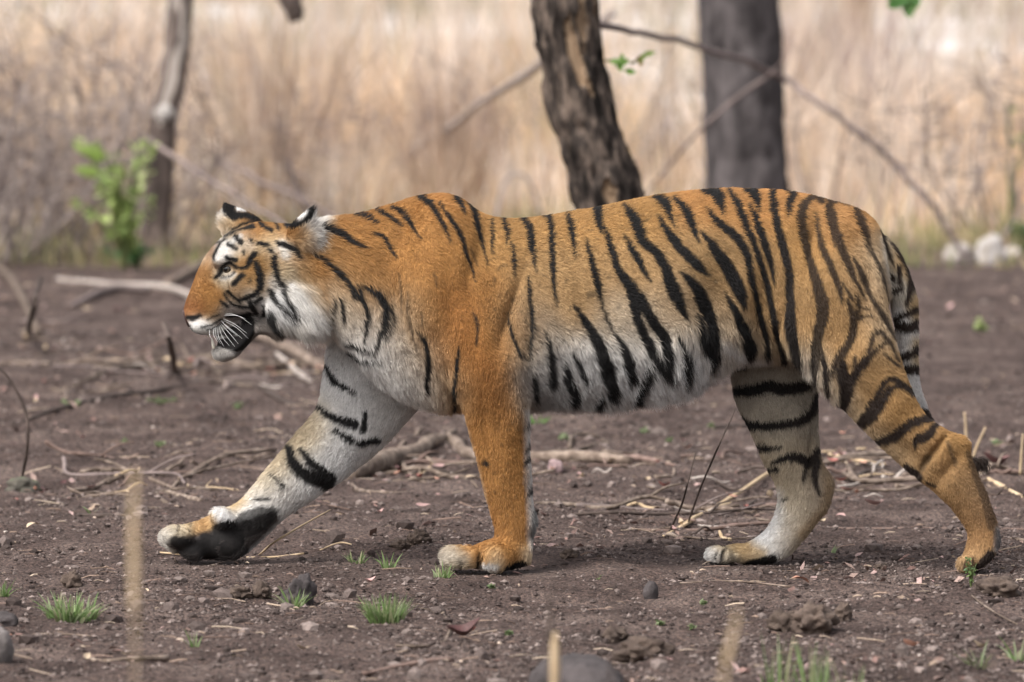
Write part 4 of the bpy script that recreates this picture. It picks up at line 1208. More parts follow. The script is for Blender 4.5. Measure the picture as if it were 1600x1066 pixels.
def grass_mass(name, label, n, ylo, yhi, hlo, hhi, cols, wlo, whi, cat, clump=0.35, keep=None, spread=1.35, lean=(0.05, 0.6)):
    y = RNG.uniform(ylo, yhi, n * 3)
    x = RNG.uniform(-1, 1, n * 3) * (0.0684 * (y + 18) * spread + 2.2)
    d = vnoise(np.stack([x * 1.1, y * 0.7, 0 * x], -1), 31) + 0.4 * vnoise(np.stack([x * 3.5, y * 2, 0 * x], -1), 33)
    k = RNG.random(n * 3) < np.clip(0.45 + clump * 2 * d, 0.03, 1)
    if keep is not None:
        k &= keep(x, y)
    x, y = x[k][:n], y[k][:n]
    n = len(x)
    base = np.stack([x, y, gh(x, y) - 0.01], -1)
    hgt = RNG.uniform(hlo, hhi, n) * (0.8 + 0.35 * vnoise(np.stack([x * 1.6, y * 0.8, 0 * x], -1), 37))
    V, F, bi, t = blades(base, RNG.uniform(0, 2 * np.pi, n), hgt, RNG.uniform(*lean, n), RNG.uniform(wlo, whi, n))
    tone = 1 + 0.35 * vnoise(np.stack([x * 0.9, y * 0.5, 0 * x], -1), 39)
    C = (palette(n, cols) * tone[:, None])[bi]
    me = mesh_np(name, V, F, smooth=False)
    set_col(me, C)
    return link(name, me, STRAW, label=label, cat=cat, kind='stuff')


STRAWS = [(0.70, 0.52, 0.35), (0.74, 0.58, 0.44), (0.62, 0.44, 0.29), (0.77, 0.65, 0.55), (0.44, 0.32, 0.24), (0.82, 0.73, 0.66), (0.34, 0.26, 0.24), (0.55, 0.46, 0.31)]
grass_mass('dry_grass', 'tall dry straw coloured grass filling the clearing behind the trees', 25000, 15.6, 32, 0.22, 0.60, STRAWS, .006, .013, 'grass', 0.7,
           keep=lambda x, y: y > 16.2 + 1.2 * vnoise(np.stack([x * 0.8, 0 * x, 0 * x], -1), 3))


def clumped(n):
    cy = 17 + 18 * RNG.random(n) ** 1.2
    cx = RNG.uniform(-1, 1, n) * (0.0684 * (cy + 18) * 1.35 + 2.2)
    rows = []
    for x, y in zip(cx, cy):
        m = int(RNG.integers(40, 130))
        r = RNG.uniform(.10, .32)
        a = RNG.uniform(0, 6.283, m)
        q = np.sqrt(RNG.random(m)) * r
        rows.append((x + np.cos(a) * q, y + np.sin(a) * q, a + RNG.normal(0, .6, m), RNG.uniform(.5, 1.2) * RNG.uniform(.6, 1.1, m), np.full((m, 3), 1) * palette(1, STRAWS, .2)))
    x, y, az, h = (np.concatenate([r[k] for r in rows]) for k in range(4))
    c = np.vstack([r[4] for r in rows]) * RNG.uniform(.8, 1.2, (len(x), 1))
    V, F, bi, t = blades(np.stack([x, y, gh(x, y) - .01], -1), az, h, RNG.uniform(.03, .55, len(x)), RNG.uniform(.005, .012, len(x)))
    me = mesh_np('tall_grass', V, F, smooth=False)
    set_col(me, c[bi])
    link('tall_grass', me, STRAW, label='clumps of taller dry grass standing over the clearing', cat='grass', kind='stuff')


clumped(160)
grass_mass('far_scrub', 'pale brown scrub scattered over the white ground far off', 3600, 33, 80, 0.25, 1.0, [(0.52, 0.42, 0.33), (0.40, 0.32, 0.26), (0.62, 0.54, 0.46), (0.36, 0.33, 0.22)], .02, .05, 'scrub', 1.1)
grass_mass('undergrowth', 'low olive green undergrowth along the foot of the dry grass', 7500, 13.4, 18.5, 0.05, 0.26, [(0.26, 0.25, 0.11), (0.36, 0.32, 0.17), (0.42, 0.34, 0.20), (0.16, 0.20, 0.07)], .006, .012, 'undergrowth', 0.6)

TWIG = noise_mat('grey_brown_twig', [(0.3, (0.10, 0.078, 0.074)), (0.7, (0.26, 0.205, 0.19))], 14, rough=0.9, rnd=0.25)
STICK = noise_mat('weathered_stick', [(0.34, (0.08, 0.058, 0.046)), (0.5, (0.18, 0.135, 0.107)), (0.66, (0.34, 0.27, 0.22))], 30, rough=0.9, bump=.5, bscale=120, rnd=0.25)
DARKST = noise_mat('dark_stick', [(0.3, (0.05, 0.038, 0.033)), (0.7, (0.14, 0.105, 0.09))], 30, rough=0.9, bump=.4, rnd=0.2)
PALEST = noise_mat('bleached_stick', [(0.3, (0.30, 0.25, 0.22)), (0.7, (0.58, 0.51, 0.46))], 26, rough=0.85, bump=.4, rnd=0.15)
REDST = noise_mat('reddish_stick', [(0.34, (0.13, 0.085, 0.07)), (0.66, (0.27, 0.19, 0.16))], 26, rough=0.85, bump=.4, rnd=0.15)
STRW = noise_mat('straw_stem', [(0.3, (0.42, 0.30, 0.18)), (0.7, (0.62, 0.48, 0.32))], 26, rough=0.8, rnd=0.15)


FADED = noise_mat('sunbleached_branch', [(0.3, (0.22, 0.18, 0.165)), (0.7, (0.44, 0.37, 0.34))], 14, rough=0.9, rnd=0.1)


def shrub(u, v, hpx, wpx, nst, seed, label, group):
    """a leafless shrub: curved stems that fork into twigs"""
    rs = np.random.default_rng(seed)
    b = gpt(u, v)
    s = 1 / pxm(b[1])
    root = link('bare_shrub', None, label=label, cat='shrub', group=group)
    root.location = b
    for k in range(nst):
        az = rs.uniform(0, 2 * np.pi)
        H = hpx * s * rs.uniform(.55, 1.1)
        W = wpx * s * rs.uniform(.2, 1.0)
        p0 = np.array([rs.normal(0, .05), rs.normal(0, .05), -0.02])
        dirv = np.array([math.cos(az) * W, math.sin(az) * W * .8, H])
        cur = np.array([rs.normal(0, .16), rs.normal(0, .12), 0]) * H
        pts = [p0 + dirv * t + cur * math.sin(t * 3.0) - np.array([0, 0, .35 * H * max(0, t - .6)]) * (W > .35 * wpx * s) for t in np.linspace(0, 1, 5)]
        r0 = rs.uniform(.003, .009)
        parts = [tube(pts, np.linspace(r0, r0 * .3, 5), 5, 4)]
        for j in range(rs.integers(4, 8)):
            t = rs.uniform(.25, .9)
            i = int(t * 4)
            q = pts[i] + (pts[min(i + 1, 4)] - pts[i]) * (t * 4 - i)
            d_ = np.array([rs.normal(0, .6), rs.normal(0, .5), rs.uniform(-.3, .9)]) * H * .30
            parts.append(tube([q, q + d_ * .5 + rs.normal(0, .02, 3), q + d_], [r0 * .5, r0 * .4, r0 * .15], 4, 3))
        V, F = merge(parts)
        link('stem', mesh_np('stem', V, F), TWIG if k % 2 else FADED, parent=root)


SG = 'leafless shrubs tangled beside the slim mottled tree'
SL = 'leafless grey brown shrub of tangled twigs in the thicket by the slim mottled tree'
for i, (u, v, h, w, ns) in enumerate([(20, 408, 420, 130, 15), (95, 402, 400, 120, 14), (160, 396, 330, 110, 12), (-50, 420, 380, 140, 14), (215, 372, 400, 100, 9), (60, 372, 430, 150, 14), (130, 360, 400, 120, 11)]):
    shrub(u, v, h, w, int(ns * 1.5), 100 + i, SL, SG)
SL2 = 'sparse leafless shrub rising out of the tall dry grass'
for i, (u, v, h, w, ns) in enumerate([(1050, 360, 330, 70, 6), (1290, 372, 330, 80, 6), (1560, 372, 360, 90, 8), (560, 330, 300, 110, 8), (420, 350, 280, 90, 8), (760, 330, 260, 80, 7), (330, 340, 330, 110, 9), (660, 345, 320, 100, 8), (1400, 350, 320, 110, 9), (1480, 365, 300, 90, 8), (1620, 360, 340, 100, 9), (870, 340, 300, 90, 7), (500, 370, 260, 120, 10), (270, 390, 300, 110, 10), (380, 385, 200, 120, 9)]):
    shrub(u, v, h, w, ns, 140 + i, SL2, 'sparse shrubs in the dry grass')


def stick(name, label, pts, wpx, mat, cat='stick', group=None, seg=8, wob=0.004, per=5, forks=(), lift=0.0):
    """a stick on the ground through photo points (u, v); a third value sets the depth of a raised point"""
    W, last = [], None
    wp = np.ones(len(pts)) * np.asarray(wpx, float)
    R = []
    for p, w in zip(pts, wp):
        if len(p) == 2:
            q = G(*p)
            r = w / 2 / pxm(q[1])
            q[2] = gh(q[0], q[1]) + r * 0.75 + lift
        else:
            q = P(p[0], p[1], p[2])
            r = w / 2 / pxm(p[2])
        W.append(q)
        R.append(r)
    W = np.array(W)
    base = W[0].copy()
    parts = [tube(W - base, R, seg, per, wob, seed=hash(label) % 50 if False else len(label) % 37)]
    for f in forks:
        fw = np.array([P(a, b, W[0][1] if len(f[0]) < 3 else c_) if False else (G(a, b) + np.array([0, 0, gh(*G(a, b)[:2]) + 0.006])) for (a, b) in f[0]])
        parts.append(tube(fw - base, np.linspace(f[1], f[1] * .5, len(fw)) / 2 / pxm(fw[0][1]), 6, 4, wob))
    V, F = merge(parts)
    o = link(name, mesh_np(name, V, F), mat, label=label, cat=cat, group=group)
    o.location = base
    return o


# raised dead branches behind
stick('dead_branch', 'long dead branch arching down from the leaning trunk across the dark trunk', [(940, 40, 6.0), (1020, 58, 8.5), (1110, 78, 11), (1200, 106, 13), (1290, 168, 13), (1380, 238, 13), (1450, 312, 13), (1490, 370, 13), (1512, 424, 13)], [11, 10, 10, 10, 10, 10, 10, 9, 8], TWIG, 'branch', wob=.014)
stick('dead_branch', 'straight dead branch slanting up behind the dark trunk to its left', [(990, 330, 13.4), (1060, 240, 13.2), (1130, 172, 13.0), (1205, 112, 12.9), (1224, 97, 12.8)], [3, 5, 6, 5, 2], TWIG, 'branch', wob=.012)
stick('leaning_pole', 'grey pole leaning through the dry grass behind the leaning trunk', [(520, 325, 19.0), (640, 240, 18.2), (745, 170, 16.4), (850, 98, 14.8), (960, 20, 14.6)], [3, 7, 12, 14, 13], FADED, 'branch', wob=.012)
stick('fallen_branch', 'fallen branch slanting down from the slim mottled trunk', [(228, 214, 13.3), (300, 262, 12.9), (380, 312, 12.5), (440, 352, 12.1), (500, 392, 11.6), (520, 440, 11.2)], [8, 8, 8, 7, 6, 5], TWIG, 'branch', wob=.012)
stick('fallen_branch', 'short fallen branch lying behind the tiger head in the dry grass', [(345, 250, 15.6), (400, 282, 15.2), (460, 308, 14.8), (520, 338, 14.4), (600, 385, 14)], [7, 9, 8, 7, 6], TWIG, 'branch', wob=.012)
stick('dead_stalk', 'upright dead stem standing behind the tiger ears', [(485, 345, 15.5), (470, 300, 15.5), (450, 256, 15.5)], [9, 9, 6], TWIG, 'stem')
stick('bent_stalk', 'pale bent stem arching over in the grass left of the leaning trunk', [(775, 345, 14.6), (785, 295, 14.6), (806, 270, 14.6), (830, 290, 14.6), (848, 345, 14.6)], [6, 5, 5, 5, 4], FADED, 'stem')
stick('dead_limb', 'dark broken limb end hanging into view from above', [(400, -180, 12.5), (428, -60, 12.5), (448, -8, 12.5), (460, 22, 12.5), (463, 34, 12.5)], [30, 32, 34, 30, 18], DARKST, 'branch', wob=.01)
stick('fallen_branch', 'pale dead branch propped against the thicket by the leafy sapling', [(-20, 405), (20, 450), (60, 530)], [9, 12, 12], STICK, 'branch')
stick('fallen_branch', 'bleached straight branch lying on bare earth left of the tiger nose', [(88, 440), (180, 447), (262, 458), (335, 476)], [7, 9, 10, 9], PALEST, 'branch', wob=.002)
stick('fallen_branch', 'dull broken branch lying below the bleached straight branch', [(112, 480), (170, 463), (235, 460)], [9, 12, 10], TWIG, 'branch')
stick('dead_stalk', 'short dark stem leaning beside the pale branch by the thicket', [(44, 530), (50, 490, 5.8), (62, 438, 5.9)], [9, 9, 8], DARKST, 'stem')
stick('fallen_branch', 'grey branch slanting towards the tiger brow from behind', [(262, 455), (300, 428), (335, 405)], [13, 16, 16], STICK, 'branch')

# ------------------------------------------------------------------ branches and sticks around the tiger
stick('fallen_branch', 'crooked tan branch on the earth under the tiger chin', [(100, 603), (180, 583), (262, 574), (330, 570), (400, 577), (470, 572), (520, 578)], [9, 13, 14, 15, 14, 13, 10], STICK, 'branch', forks=[([(300, 578), (322, 560), (345, 545)], 10), ([(330, 572), (345, 592)], 8)])
stick('fallen_branch', 'long thin dark branch curving over bare earth below the crooked tan branch', [(18, 668), (130, 636), (250, 607), (330, 600), (400, 604), (446, 628), (485, 642)], [6, 8, 9, 9, 9, 8, 6], DARKST, 'branch')
stick('stub', 'dark upright stub rising from the crooked tan branch', [(272, 582), (268, 545, 4.4), (256, 507, 4.4)], [11, 11, 9], DARKST, 'stub')
stick('fallen_branch', 'thick brown branch lying behind the tiger chest', [(395, 528), (440, 556), (500, 578), (560, 590)], [14, 18, 17, 13], STICK, 'branch')
stick('fallen_branch', 'pale broken branch end lying below the thick brown branch', [(432, 560), (458, 578), (486, 598)], [7, 9, 6], PALEST, 'branch')
stick('stick', 'thin forked stick pointing at the raised foreleg', [(262, 762), (300, 742), (350, 728), (430, 716)], [5, 7, 7, 6], STICK, forks=[([(280, 752), (340, 738), (440, 724)], 6)])
stick('stick', 'crooked pale stick lying left of the raised paw', [(112, 768), (150, 757), (200, 742), (238, 750), (278, 762)], [7, 8, 8, 7, 5], STICK, forks=[([(200, 742), (175, 731), (146, 730)], 7)])
stick('stick', 'short broken stick lying above the raised paw', [(262, 770), (288, 778), (312, 786)], [8, 9, 8], STICK)
stick('stick', 'stubby bit of stick next to the crooked pale stick', [(244, 774), (262, 790)], [7, 7], STICK)
stick('stick', 'dark stick lying on open earth left of the raised paw', [(120, 810), (160, 812), (200, 812)], [4, 8, 8], DARKST)
stick('stick', 'small pale stick on open earth left of the raised paw', [(170, 800), (205, 802), (248, 800)], [4, 6, 4], STICK)
lg = 'brown log'
stick('log', 'thick crooked brown log on the earth between the forelegs', [(548, 752), (585, 738), (630, 722), (672, 700), (700, 688), (735, 708), (790, 722)], [22, 34, 26, 20, 18, 18, 16], STICK, 'log', seg=14, wob=.006, per=8,
      forks=[([(612, 730), (628, 700), (645, 682), (660, 676)], 10), ([(625, 722), (640, 742), (660, 752)], 11), ([(692, 690), (712, 676)], 12)])
stick('log', 'straight brown log behind the standing foreleg', [(780, 708), (850, 713), (920, 716), (985, 722)], [15, 18, 19, 15], STICK, 'log', seg=12)
stick('stick', 'reddish stick end lying against the straight brown log', [(975, 716), (1010, 722), (1056, 730)], [9, 11, 4], REDST)
stick('stick', 'pale stick lying on top of the straight brown log', [(830, 704), (890, 702), (955, 690)], [7, 8, 8], STICK, forks=[([(890, 700), (898, 688), (930, 686), (950, 694)], 7)])
stick('stick', 'thin reddish stick beside the thick crooked log', [(600, 710), (660, 712), (740, 722)], [5, 7, 6], REDST)
stick('stick', 'thin brown stick lying in front of the thick crooked log', [(640, 724), (690, 722), (740, 728)], [5, 7, 5], STICK)
stick('stick', 'pale forked stick below the elbow of the raised foreleg', [(538, 744), (562, 768), (600, 780), (640, 778)], [8, 8, 6, 4], STICK)
stick('twig', 'straight straw thin twig propped behind the raised paw', [(405, 868), (440, 840, 0.15), (516, 797, 0.5)], [3, 3.4, 2.4], STRW, 'twig', wob=.001)
stick('twig', 'long thin twig lying flat under the raised paw', [(250, 866), (340, 871), (420, 869), (475, 868)], [3, 4, 4, 3], STRW, 'twig', wob=.002)
stick('twig', 'thin twig lying flat in front of the raised paw', [(500, 862), (530, 858), (548, 860)], [2.5, 3, 2], STRW, 'twig', wob=.002)
pg = 'sticks heaped before the standing hind foot'
stick('stick', 'straight pale stick of the heap, slanting up to the hind leg', [(1036, 840), (1062, 823), (1107, 800), (1152, 776)], [5, 6, 6, 4], STRW)
stick('stick', 'longest pale stick of the heap, reaching behind the standing hind leg', [(1062, 826), (1128, 783), (1204, 745), (1260, 722)], [5, 6, 6, 5], STRW)
stick('stick', 'curved pale stick lying level across the heap', [(990, 798), (1032, 791), (1098, 797), (1163, 804), (1220, 806)], [4, 5, 5, 5, 4], STICK)
stick('stick', 'long straight stick running on the earth behind both hind feet', [(985, 826), (1086, 829), (1192, 826), (1320, 822), (1450, 824), (1615, 827)], [4, 6, 6, 6, 6, 5], REDST, wob=.003)
stick('stick', 'thin dark stick crossing the heap', [(1107, 824), (1150, 794), (1204, 760)], [3, 4, 3], DARKST)
stick('twig', 'thin dark twig standing up from the heap of sticks', [(1074, 815), (1112, 722, 0.55), (1150, 638, 0.55)], [4, 3.2, 2], DARKST, 'twig', wob=.003)
stick('twig', 'faint short twig standing left of the tall dark twig', [(1048, 828), (1069, 776, .55), (1087, 708, .55)], [3.5, 3, 1.6], DARKST, 'twig', wob=.003)
stick('stick', 'small knotted stick at the foot of the heap', [(1038, 838), (1048, 846), (1068, 852)], [5, 6, 4], STICK)
stick('stick', 'thin twig lying on earth before the standing hind paw', [(1065, 850), (1120, 851), (1180, 848)], [3, 3.5, 3], STICK)
stick('fallen_branch', 'dark branch lying on the earth under the belly', [(1066, 671), (1110, 667), (1165, 660)], [6, 11, 10], DARKST, 'branch')
stick('stick', 'pale straight stick topmost in the heap between the hind legs', [(1284, 720), (1330, 709), (1392, 701)], [5, 6, 5], STRW)
stick('stick', 'pale stick lying under the topmost one between the hind legs', [(1296, 720), (1335, 727), (1382, 733)], [5, 6, 5], STRW)
stick('stick', 'thick tan stick in the heap between the hind legs', [(1280, 734), (1340, 722), (1405, 716)], [10, 13, 10], STICK)
stick('stick', 'thick brown stick bent at its end behind the near hind leg', [(1326, 738), (1340, 750), (1380, 752), (1450, 752)], [9, 12, 11, 9], STICK)
stick('stick', 'level brown stick to the right of the near hind heel', [(1526, 744), (1560, 742), (1625, 742)], [6, 7, 7], REDST)
stick('stick', 'tan stick slanting down to the right of the near hind heel', [(1532, 744), (1565, 760), (1620, 785)], [6, 8, 7], STRW)
stick('stick', 'dark stick lying to the right of the near hind paw', [(1555, 802), (1585, 806), (1625, 808)], [4, 6, 6], DARKST)
stick('stick', 'grey twig lying on earth to the right of the near hind paw', [(1566, 838), (1590, 842), (1620, 846)], [3, 5, 5], STICK)
for (a, b, c, l) in (((1510, 700), (1509, 670), (1507, 644), 'thin pale stem standing straight up behind the near hind heel'), ((1520, 716), (1528, 694), (1540, 668), 'pale stem leaning right behind the near hind heel'), ((1594, 745), (1596, 710), (1598, 678), 'pale stem standing to the right of the level brown stick')):
    Yb = G(*a)[1]
    stick('standing_straw', l, [a, (*b, Yb), (*c, Yb)], [4.5, 4, 3], STRW, 'stem', wob=.001)
stick('twig', 'bowed dark twig standing by the mossy stone', [(32, 752), (42, 690, 2.4), (38, 640, 2.4), (14, 592, 2.4), (-14, 566, 2.4)], [5, 5, 5, 4, 3], DARKST, 'twig', wob=.003)
stick('stick', 'pale hooked stick on the earth in the foreground', [(618, 1012), (660, 1011), (692, 1000), (702, 978), (690, 950)], [4, 6, 6, 6, 5], STICK, wob=.003)
stick('stick', 'pinkish grey stick lying below the pale hooked stick', [(566, 1044), (620, 1036), (670, 1032), (706, 1028)], [6, 9, 10, 10], REDST)
stick('stick', 'grey stick with a splintered pale end near the grass tuft', [(132, 1018), (160, 1026), (200, 1026), (262, 1020)], [5, 7, 8, 10], STICK)
stick('twig', 'thin pale twig lying below the broad grass tuft', [(28, 994), (90, 990), (140, 992)], [3, 4, 3], STICK, 'twig')
stick('twig', 'thin twig lying right of the dark red curled leaf', [(880, 1042), (930, 1034), (980, 1030)], [4, 6, 6], STICK, 'twig')
stick('twig', 'thin twig lying in front of the standing hind paw on bare earth', [(1062, 920), (1150, 919), (1240, 923)], [2.5, 3, 2.5], STICK, 'twig', wob=.002)
stick('twig', 'slanting pale twig in front of the standing hind paw', [(1090, 918), (1150, 910), (1200, 901)], [2.5, 3, 2.5], STRW, 'twig', wob=.001)
stick('twig', 'thin curled twig on bare earth in front of the near hind paw', [(1510, 935), (1540, 958), (1590, 975)], [2.5, 3, 2.5], STICK, 'twig', wob=.002)

# ------------------------------------------------------------------ stems out of focus close to the camera
def stalk(label, u, vtop, vmid, Y, wtop, wlow, mat, lean=0.0):
    pb = P(u - lean, 533, Y)
    b = drop(np.array([pb[0], Y, 0.0]), -0.02)
    p1, p0 = P(u, vmid, Y), P(u + lean, vtop, Y)
    s = 1 / pxm(Y) / 2
    V, F = tube([b - b, (p1 - b) * .5, p1 - b, p1 - b + (p0 - p1) * .12, (p0 + p1) / 2 - b, p0 - b], [wlow * s, wlow * s, wlow * s, wtop * s, wtop * s, wtop * s * .5], 8, 5, .002)
    o = link('dry_stalk', mesh_np('dry_stalk', V, F), mat, label=label, cat='stalk')
    o.location = b


stalk('tall blurred tan grass stalk below the raised paw', 210, 735, 985, -8.0, 14, 4, STRW, 2)
stalk('blurred tan stalk rising before the round dark rock', 866, 988, 1090, -5.0, 17, 17, STRW)
stalk('blurred dark stem beside the tan stalk before the round dark rock', 858, 925, 1010, -5.6, 9, 4, DARKST)
stalk('faint blurred dark stem right of the round dark rock', 955, 905, 1020, -6.4, 7, 4, DARKST, 6)
stalk('blurred tan stem leaning right between rock and foreground grass', 1132, 955, 1050, -8.0, 10, 6, STRW, 22)

# ------------------------------------------------------------------ stones and clods
def stone(name, label, u, v, wpx, hpx, mat, seed, cat, rough=.18, Y=None, depth=0.8, freq=1.6, sink=0.25, hollow=0):
    """rests on the ground; (u, v) is its foot in the photo"""
    p = gpt(u, v) if Y is None else drop(P(u, v, Y))
    s = 1 / pxm(p[1])
    Vi, Fi = icos(4)
    d = 1 + rough * fbm(Vi * freq + seed, 3, seed) + 0.05 * vnoise(Vi * 9, seed)
    V = Vi * d[:, None] * np.array([wpx / 2, wpx / 2 * depth, hpx / (2 - 2 * sink) * (1)]) * s
    p[1] += wpx / 2 * depth * s
    p[2] = gh(p[0], p[1]) + hpx / (2 - 2 * sink) * s * (1 - 2 * sink)
    o = link(name, mesh_np(name, V, Fi), mat, label=label, cat=cat)
    o.location = p
    o.rotation_euler = (0, 0, seed * 1.3)
    return o


ROCK = noise_mat('grey_rock', [(0.3, (0.10, 0.085, 0.08)), (0.7, (0.26, 0.23, 0.22))], 18, bump=.6, bscale=70)
DROCK = noise_mat('dark_rock', [(0.3, (0.035, 0.03, 0.03)), (0.7, (0.10, 0.085, 0.085))], 22, bump=.6, bscale=80)
WROCK = noise_mat('white_rock', [(0.36, (0.28, 0.25, 0.23)), (0.64, (0.60, 0.56, 0.54))], 14, bump=.4)
GROCK = noise_mat('grey_white_rock', [(0.3, (0.24, 0.20, 0.18)), (0.7, (0.52, 0.47, 0.44))], 12, bump=.4)
CLOD = noise_mat('earth_clod', [(0.3, (0.06, 0.043, 0.036)), (0.7, (0.17, 0.125, 0.10))], 40, bump=.9, bscale=120, rnd=.2)
MOSS = noise_mat('mossy_stone', [(0.35, (0.05, 0.045, 0.04)), (0.55, (0.11, 0.10, 0.08)), (0.68, (0.10, 0.15, 0.06))], 16, bump=.7)
stone('rock', 'smooth grey rock at the edge below the broad grass tuft', -12, 1032, 74, 62, ROCK, 1, 'rock', .10)
stone('rock', 'small charred lump behind the smooth grey rock', 8, 980, 40, 22, DROCK, 2, 'rock')
stone('rock', 'small round dark stone on bare earth before the belly', 1017, 941, 27, 28, DROCK, 3, 'stone', .08)
stone('rock', 'big round dark blurred rock low in the foreground', 905, 1088, 210, 68, DROCK, 4, 'rock', .07, depth=.6)
stone('rock', 'white angular stone beside the oval grey stone', 1548, 410, 46, 48, WROCK, 5, 'stone', .22, freq=1.1)
stone('rock', 'oval grey white stone next to the white angular stone', 1500, 407, 62, 34, GROCK, 6, 'stone', .12)
stone('rock', 'small flat pale stone right of the white angular stone', 1580, 405, 34, 20, GROCK, 7, 'stone', .2)
stone('rock', 'mossy dark stone at the foot of the bowed twig', 34, 764, 62, 24, MOSS, 8, 'stone', .22)
stone('rock', 'pinkish stone lying by the straight brown log', 868, 736, 26, 18, noise_mat('pink_stone', [(0.3, (0.22, 0.15, 0.15)), (0.7, (0.42, 0.31, 0.31))], 20, bump=.4), 9, 'stone', .2)
for i, (u, v, w, h, l) in enumerate([
    (374, 934, 40, 15, 'low crumbly clod left of its larger neighbour before the raised paw'), (408, 933, 34, 20, 'crumbly brown clod between the raised and standing forepaws'), (111, 913, 32, 24, 'small brown clod behind the broad grass tuft'),
    (1272, 996, 84, 40, 'large crumbly clod in the right foreground'), (1225, 992, 44, 30, 'clod leaning on the large crumbly clod'), (1318, 978, 34, 26, 'reddish clod behind the large crumbly clod'),
    (1562, 940, 76, 28, 'broad crumbly clod below the near hind paw'), (655, 862, 40, 22, 'dark clod left of the standing forepaw'), (625, 866, 34, 14, 'flat clod by the dark clod left of the standing forepaw'),
    (1005, 1030, 84, 34, 'broad clod right of the round dark rock'), (960, 1005, 44, 20, 'clod behind the round dark rock'), (890, 882, 26, 12, 'small clod right of the standing forepaw'), (1375, 590 + 300, 22, 9, 'tiny clod between the hind paws')]):
    stone('clod', l, u, v, w, h, CLOD, 20 + i, 'clod', .38, freq=2.6)
stone('stump', 'burnt black stump with grass growing before it', 468, 938, 46, 44, DROCK, 44, 'stump', .42, freq=2.2)

# ------------------------------------------------------------------ fallen leaves
LEAFM = {}
for nm, a, b in (('pink', (0.36, 0.21, 0.19), (0.56, 0.38, 0.36)), ('red', (0.24, 0.075, 0.065), (0.42, 0.17, 0.14)), ('salmon', (0.46, 0.22, 0.15), (0.62, 0.36, 0.27)), ('tan', (0.42, 0.31, 0.20), (0.64, 0.52, 0.39)), ('dark', (0.06, 0.035, 0.035), (0.17, 0.075, 0.07))):
    LEAFM[nm] = noise_mat(nm + '_dry_leaf', [(0.3, a), (0.7, b)], 30, rough=.6, spec=.3, rnd=.2)


def leaf_mesh(L, W, curl, fold, seed=0):
    n, m = 9, 5
    t = np.linspace(0, 1, n)
    w = W * np.sin(np.pi * t ** 0.8) ** 0.8 + 0.0004
    s = np.linspace(-1, 1, m)
    X = (t[:, None] - .5) * L + 0 * s[None]
    Yy = w[:, None] * s[None] * .5
    Z = curl * L * (2 * t[:, None] - 1) ** 2 + fold * np.abs(Yy) + 0.05 * L * vnoise(np.stack([X / L * 3, Yy / L * 3, 0 * X], -1), seed)
    V = np.stack([X, Yy, Z], -1).reshape(-1, 3)
    V = np.vstack([V, V + np.array([0, 0, .0006])])
    i = np.arange(n - 1)[:, None] * m + np.arange(m - 1)[None]
    F = np.stack([i, i + 1, i + m + 1, i + m], -1).reshape(-1, 4)
    return V, np.vstack([F[:, ::-1], F + n * m])


LM = [leaf_mesh(1, .5, .12, .3, 1), leaf_mesh(1, .42, .25, .6, 2), leaf_mesh(1, .6, -.10, .4, 3), leaf_mesh(1, .5, .4, .9, 4)]
leaf_me = {}


def fallen(u, v, Lpx, col, label, group=None, k=None, tilt=0.0, yaw=None, p=None):
    k = random.randrange(4) if k is None else k
    key = (k, col)
    if key not in leaf_me:
        me = mesh_np('fallen_leaf', *LM[k])
        me.materials.append(LEAFM[col])
        leaf_me[key] = me
    p = gpt(u, v) if p is None else p
    o = bpy.data.objects.new('fallen_leaf', leaf_me[key])
    COL.objects.link(o)
    L = Lpx / pxm(p[1])
    o.scale = (L, L, L)
    o.rotation_euler = (random.uniform(-.35, .35) + tilt, random.uniform(-.3, .3), random.uniform(0, 6.28) if yaw is None else yaw)
    o.location = (p[0], p[1], p[2] + 0.012 + 0.12 * L)
    o['label'] = label
    o['category'] = 'leaf'
    if group:
        o['group'] = group


fallen(728, 1006, 58, 'dark', 'large dark red curled leaf lying in the foreground', k=3, yaw=.2)
fallen(722, 998, 44, 'red', 'red leaf standing up inside the dark red curled leaf', k=1, tilt=.9, yaw=2.6)
fallen(661, 806, 24, 'pink', 'pale pink leaf on bare earth left of the standing foreleg', k=0, yaw=0)
fallen(1252, 924, 30, 'salmon', 'salmon leaf on bare earth below the standing hind paw', k=2, yaw=.3)
fallen(1424, 1024, 34, 'salmon', 'curled salmon leaf in the right foreground', k=1, yaw=.7)
fallen(135, 1030, 22, 'tan', 'pale tan leaf standing by the splintered grey stick', k=0, tilt=.8, yaw=1.2)
fallen(622, 748, 22, 'salmon', 'small orange leaf under the thick crooked log', k=0, tilt=.6)
fallen(684, 733, 28, 'pink', 'pink leaf below the thick crooked log', k=0)
fallen(1328, 764, 32, 'red', 'dark pink leaf behind the standing hind heel', k=0, yaw=.2)
fallen(1286, 812, 22, 'salmon', 'orange red leaf right of the standing hind leg', k=0, yaw=.4)
fallen(1312, 812, 20, 'pink', 'pale curled leaf right of the orange red leaf', k=2)
fallen(1366, 792, 34, 'pink', 'long pinkish leaf between the hind feet', k=1, yaw=.3)
fallen(1412, 740, 44, 'dark', 'dark red leaf in the heap between the hind legs', k=3)
fallen(1556, 738, 50, 'dark', 'dark brown leaf to the right of the near hind heel', k=3)
fallen(1485, 484, 24, 'pink', 'pink leaf on bare earth right of the tail', k=0, tilt=.4)
fallen(1142, 782, 26, 'salmon', 'orange leaf caught in the heap of sticks', k=0, tilt=.5)
pool = [('pink', 'small pinkish dry leaf lying flat on the bare earth'), ('red', 'small dull red dry leaf lying flat on the bare earth'), ('salmon', 'small orange brown dry leaf lying flat on the bare earth'), ('tan', 'small pale tan dry leaf lying flat on the bare earth'), ('dark', 'small dark brown dry leaf lying flat on the bare earth')]
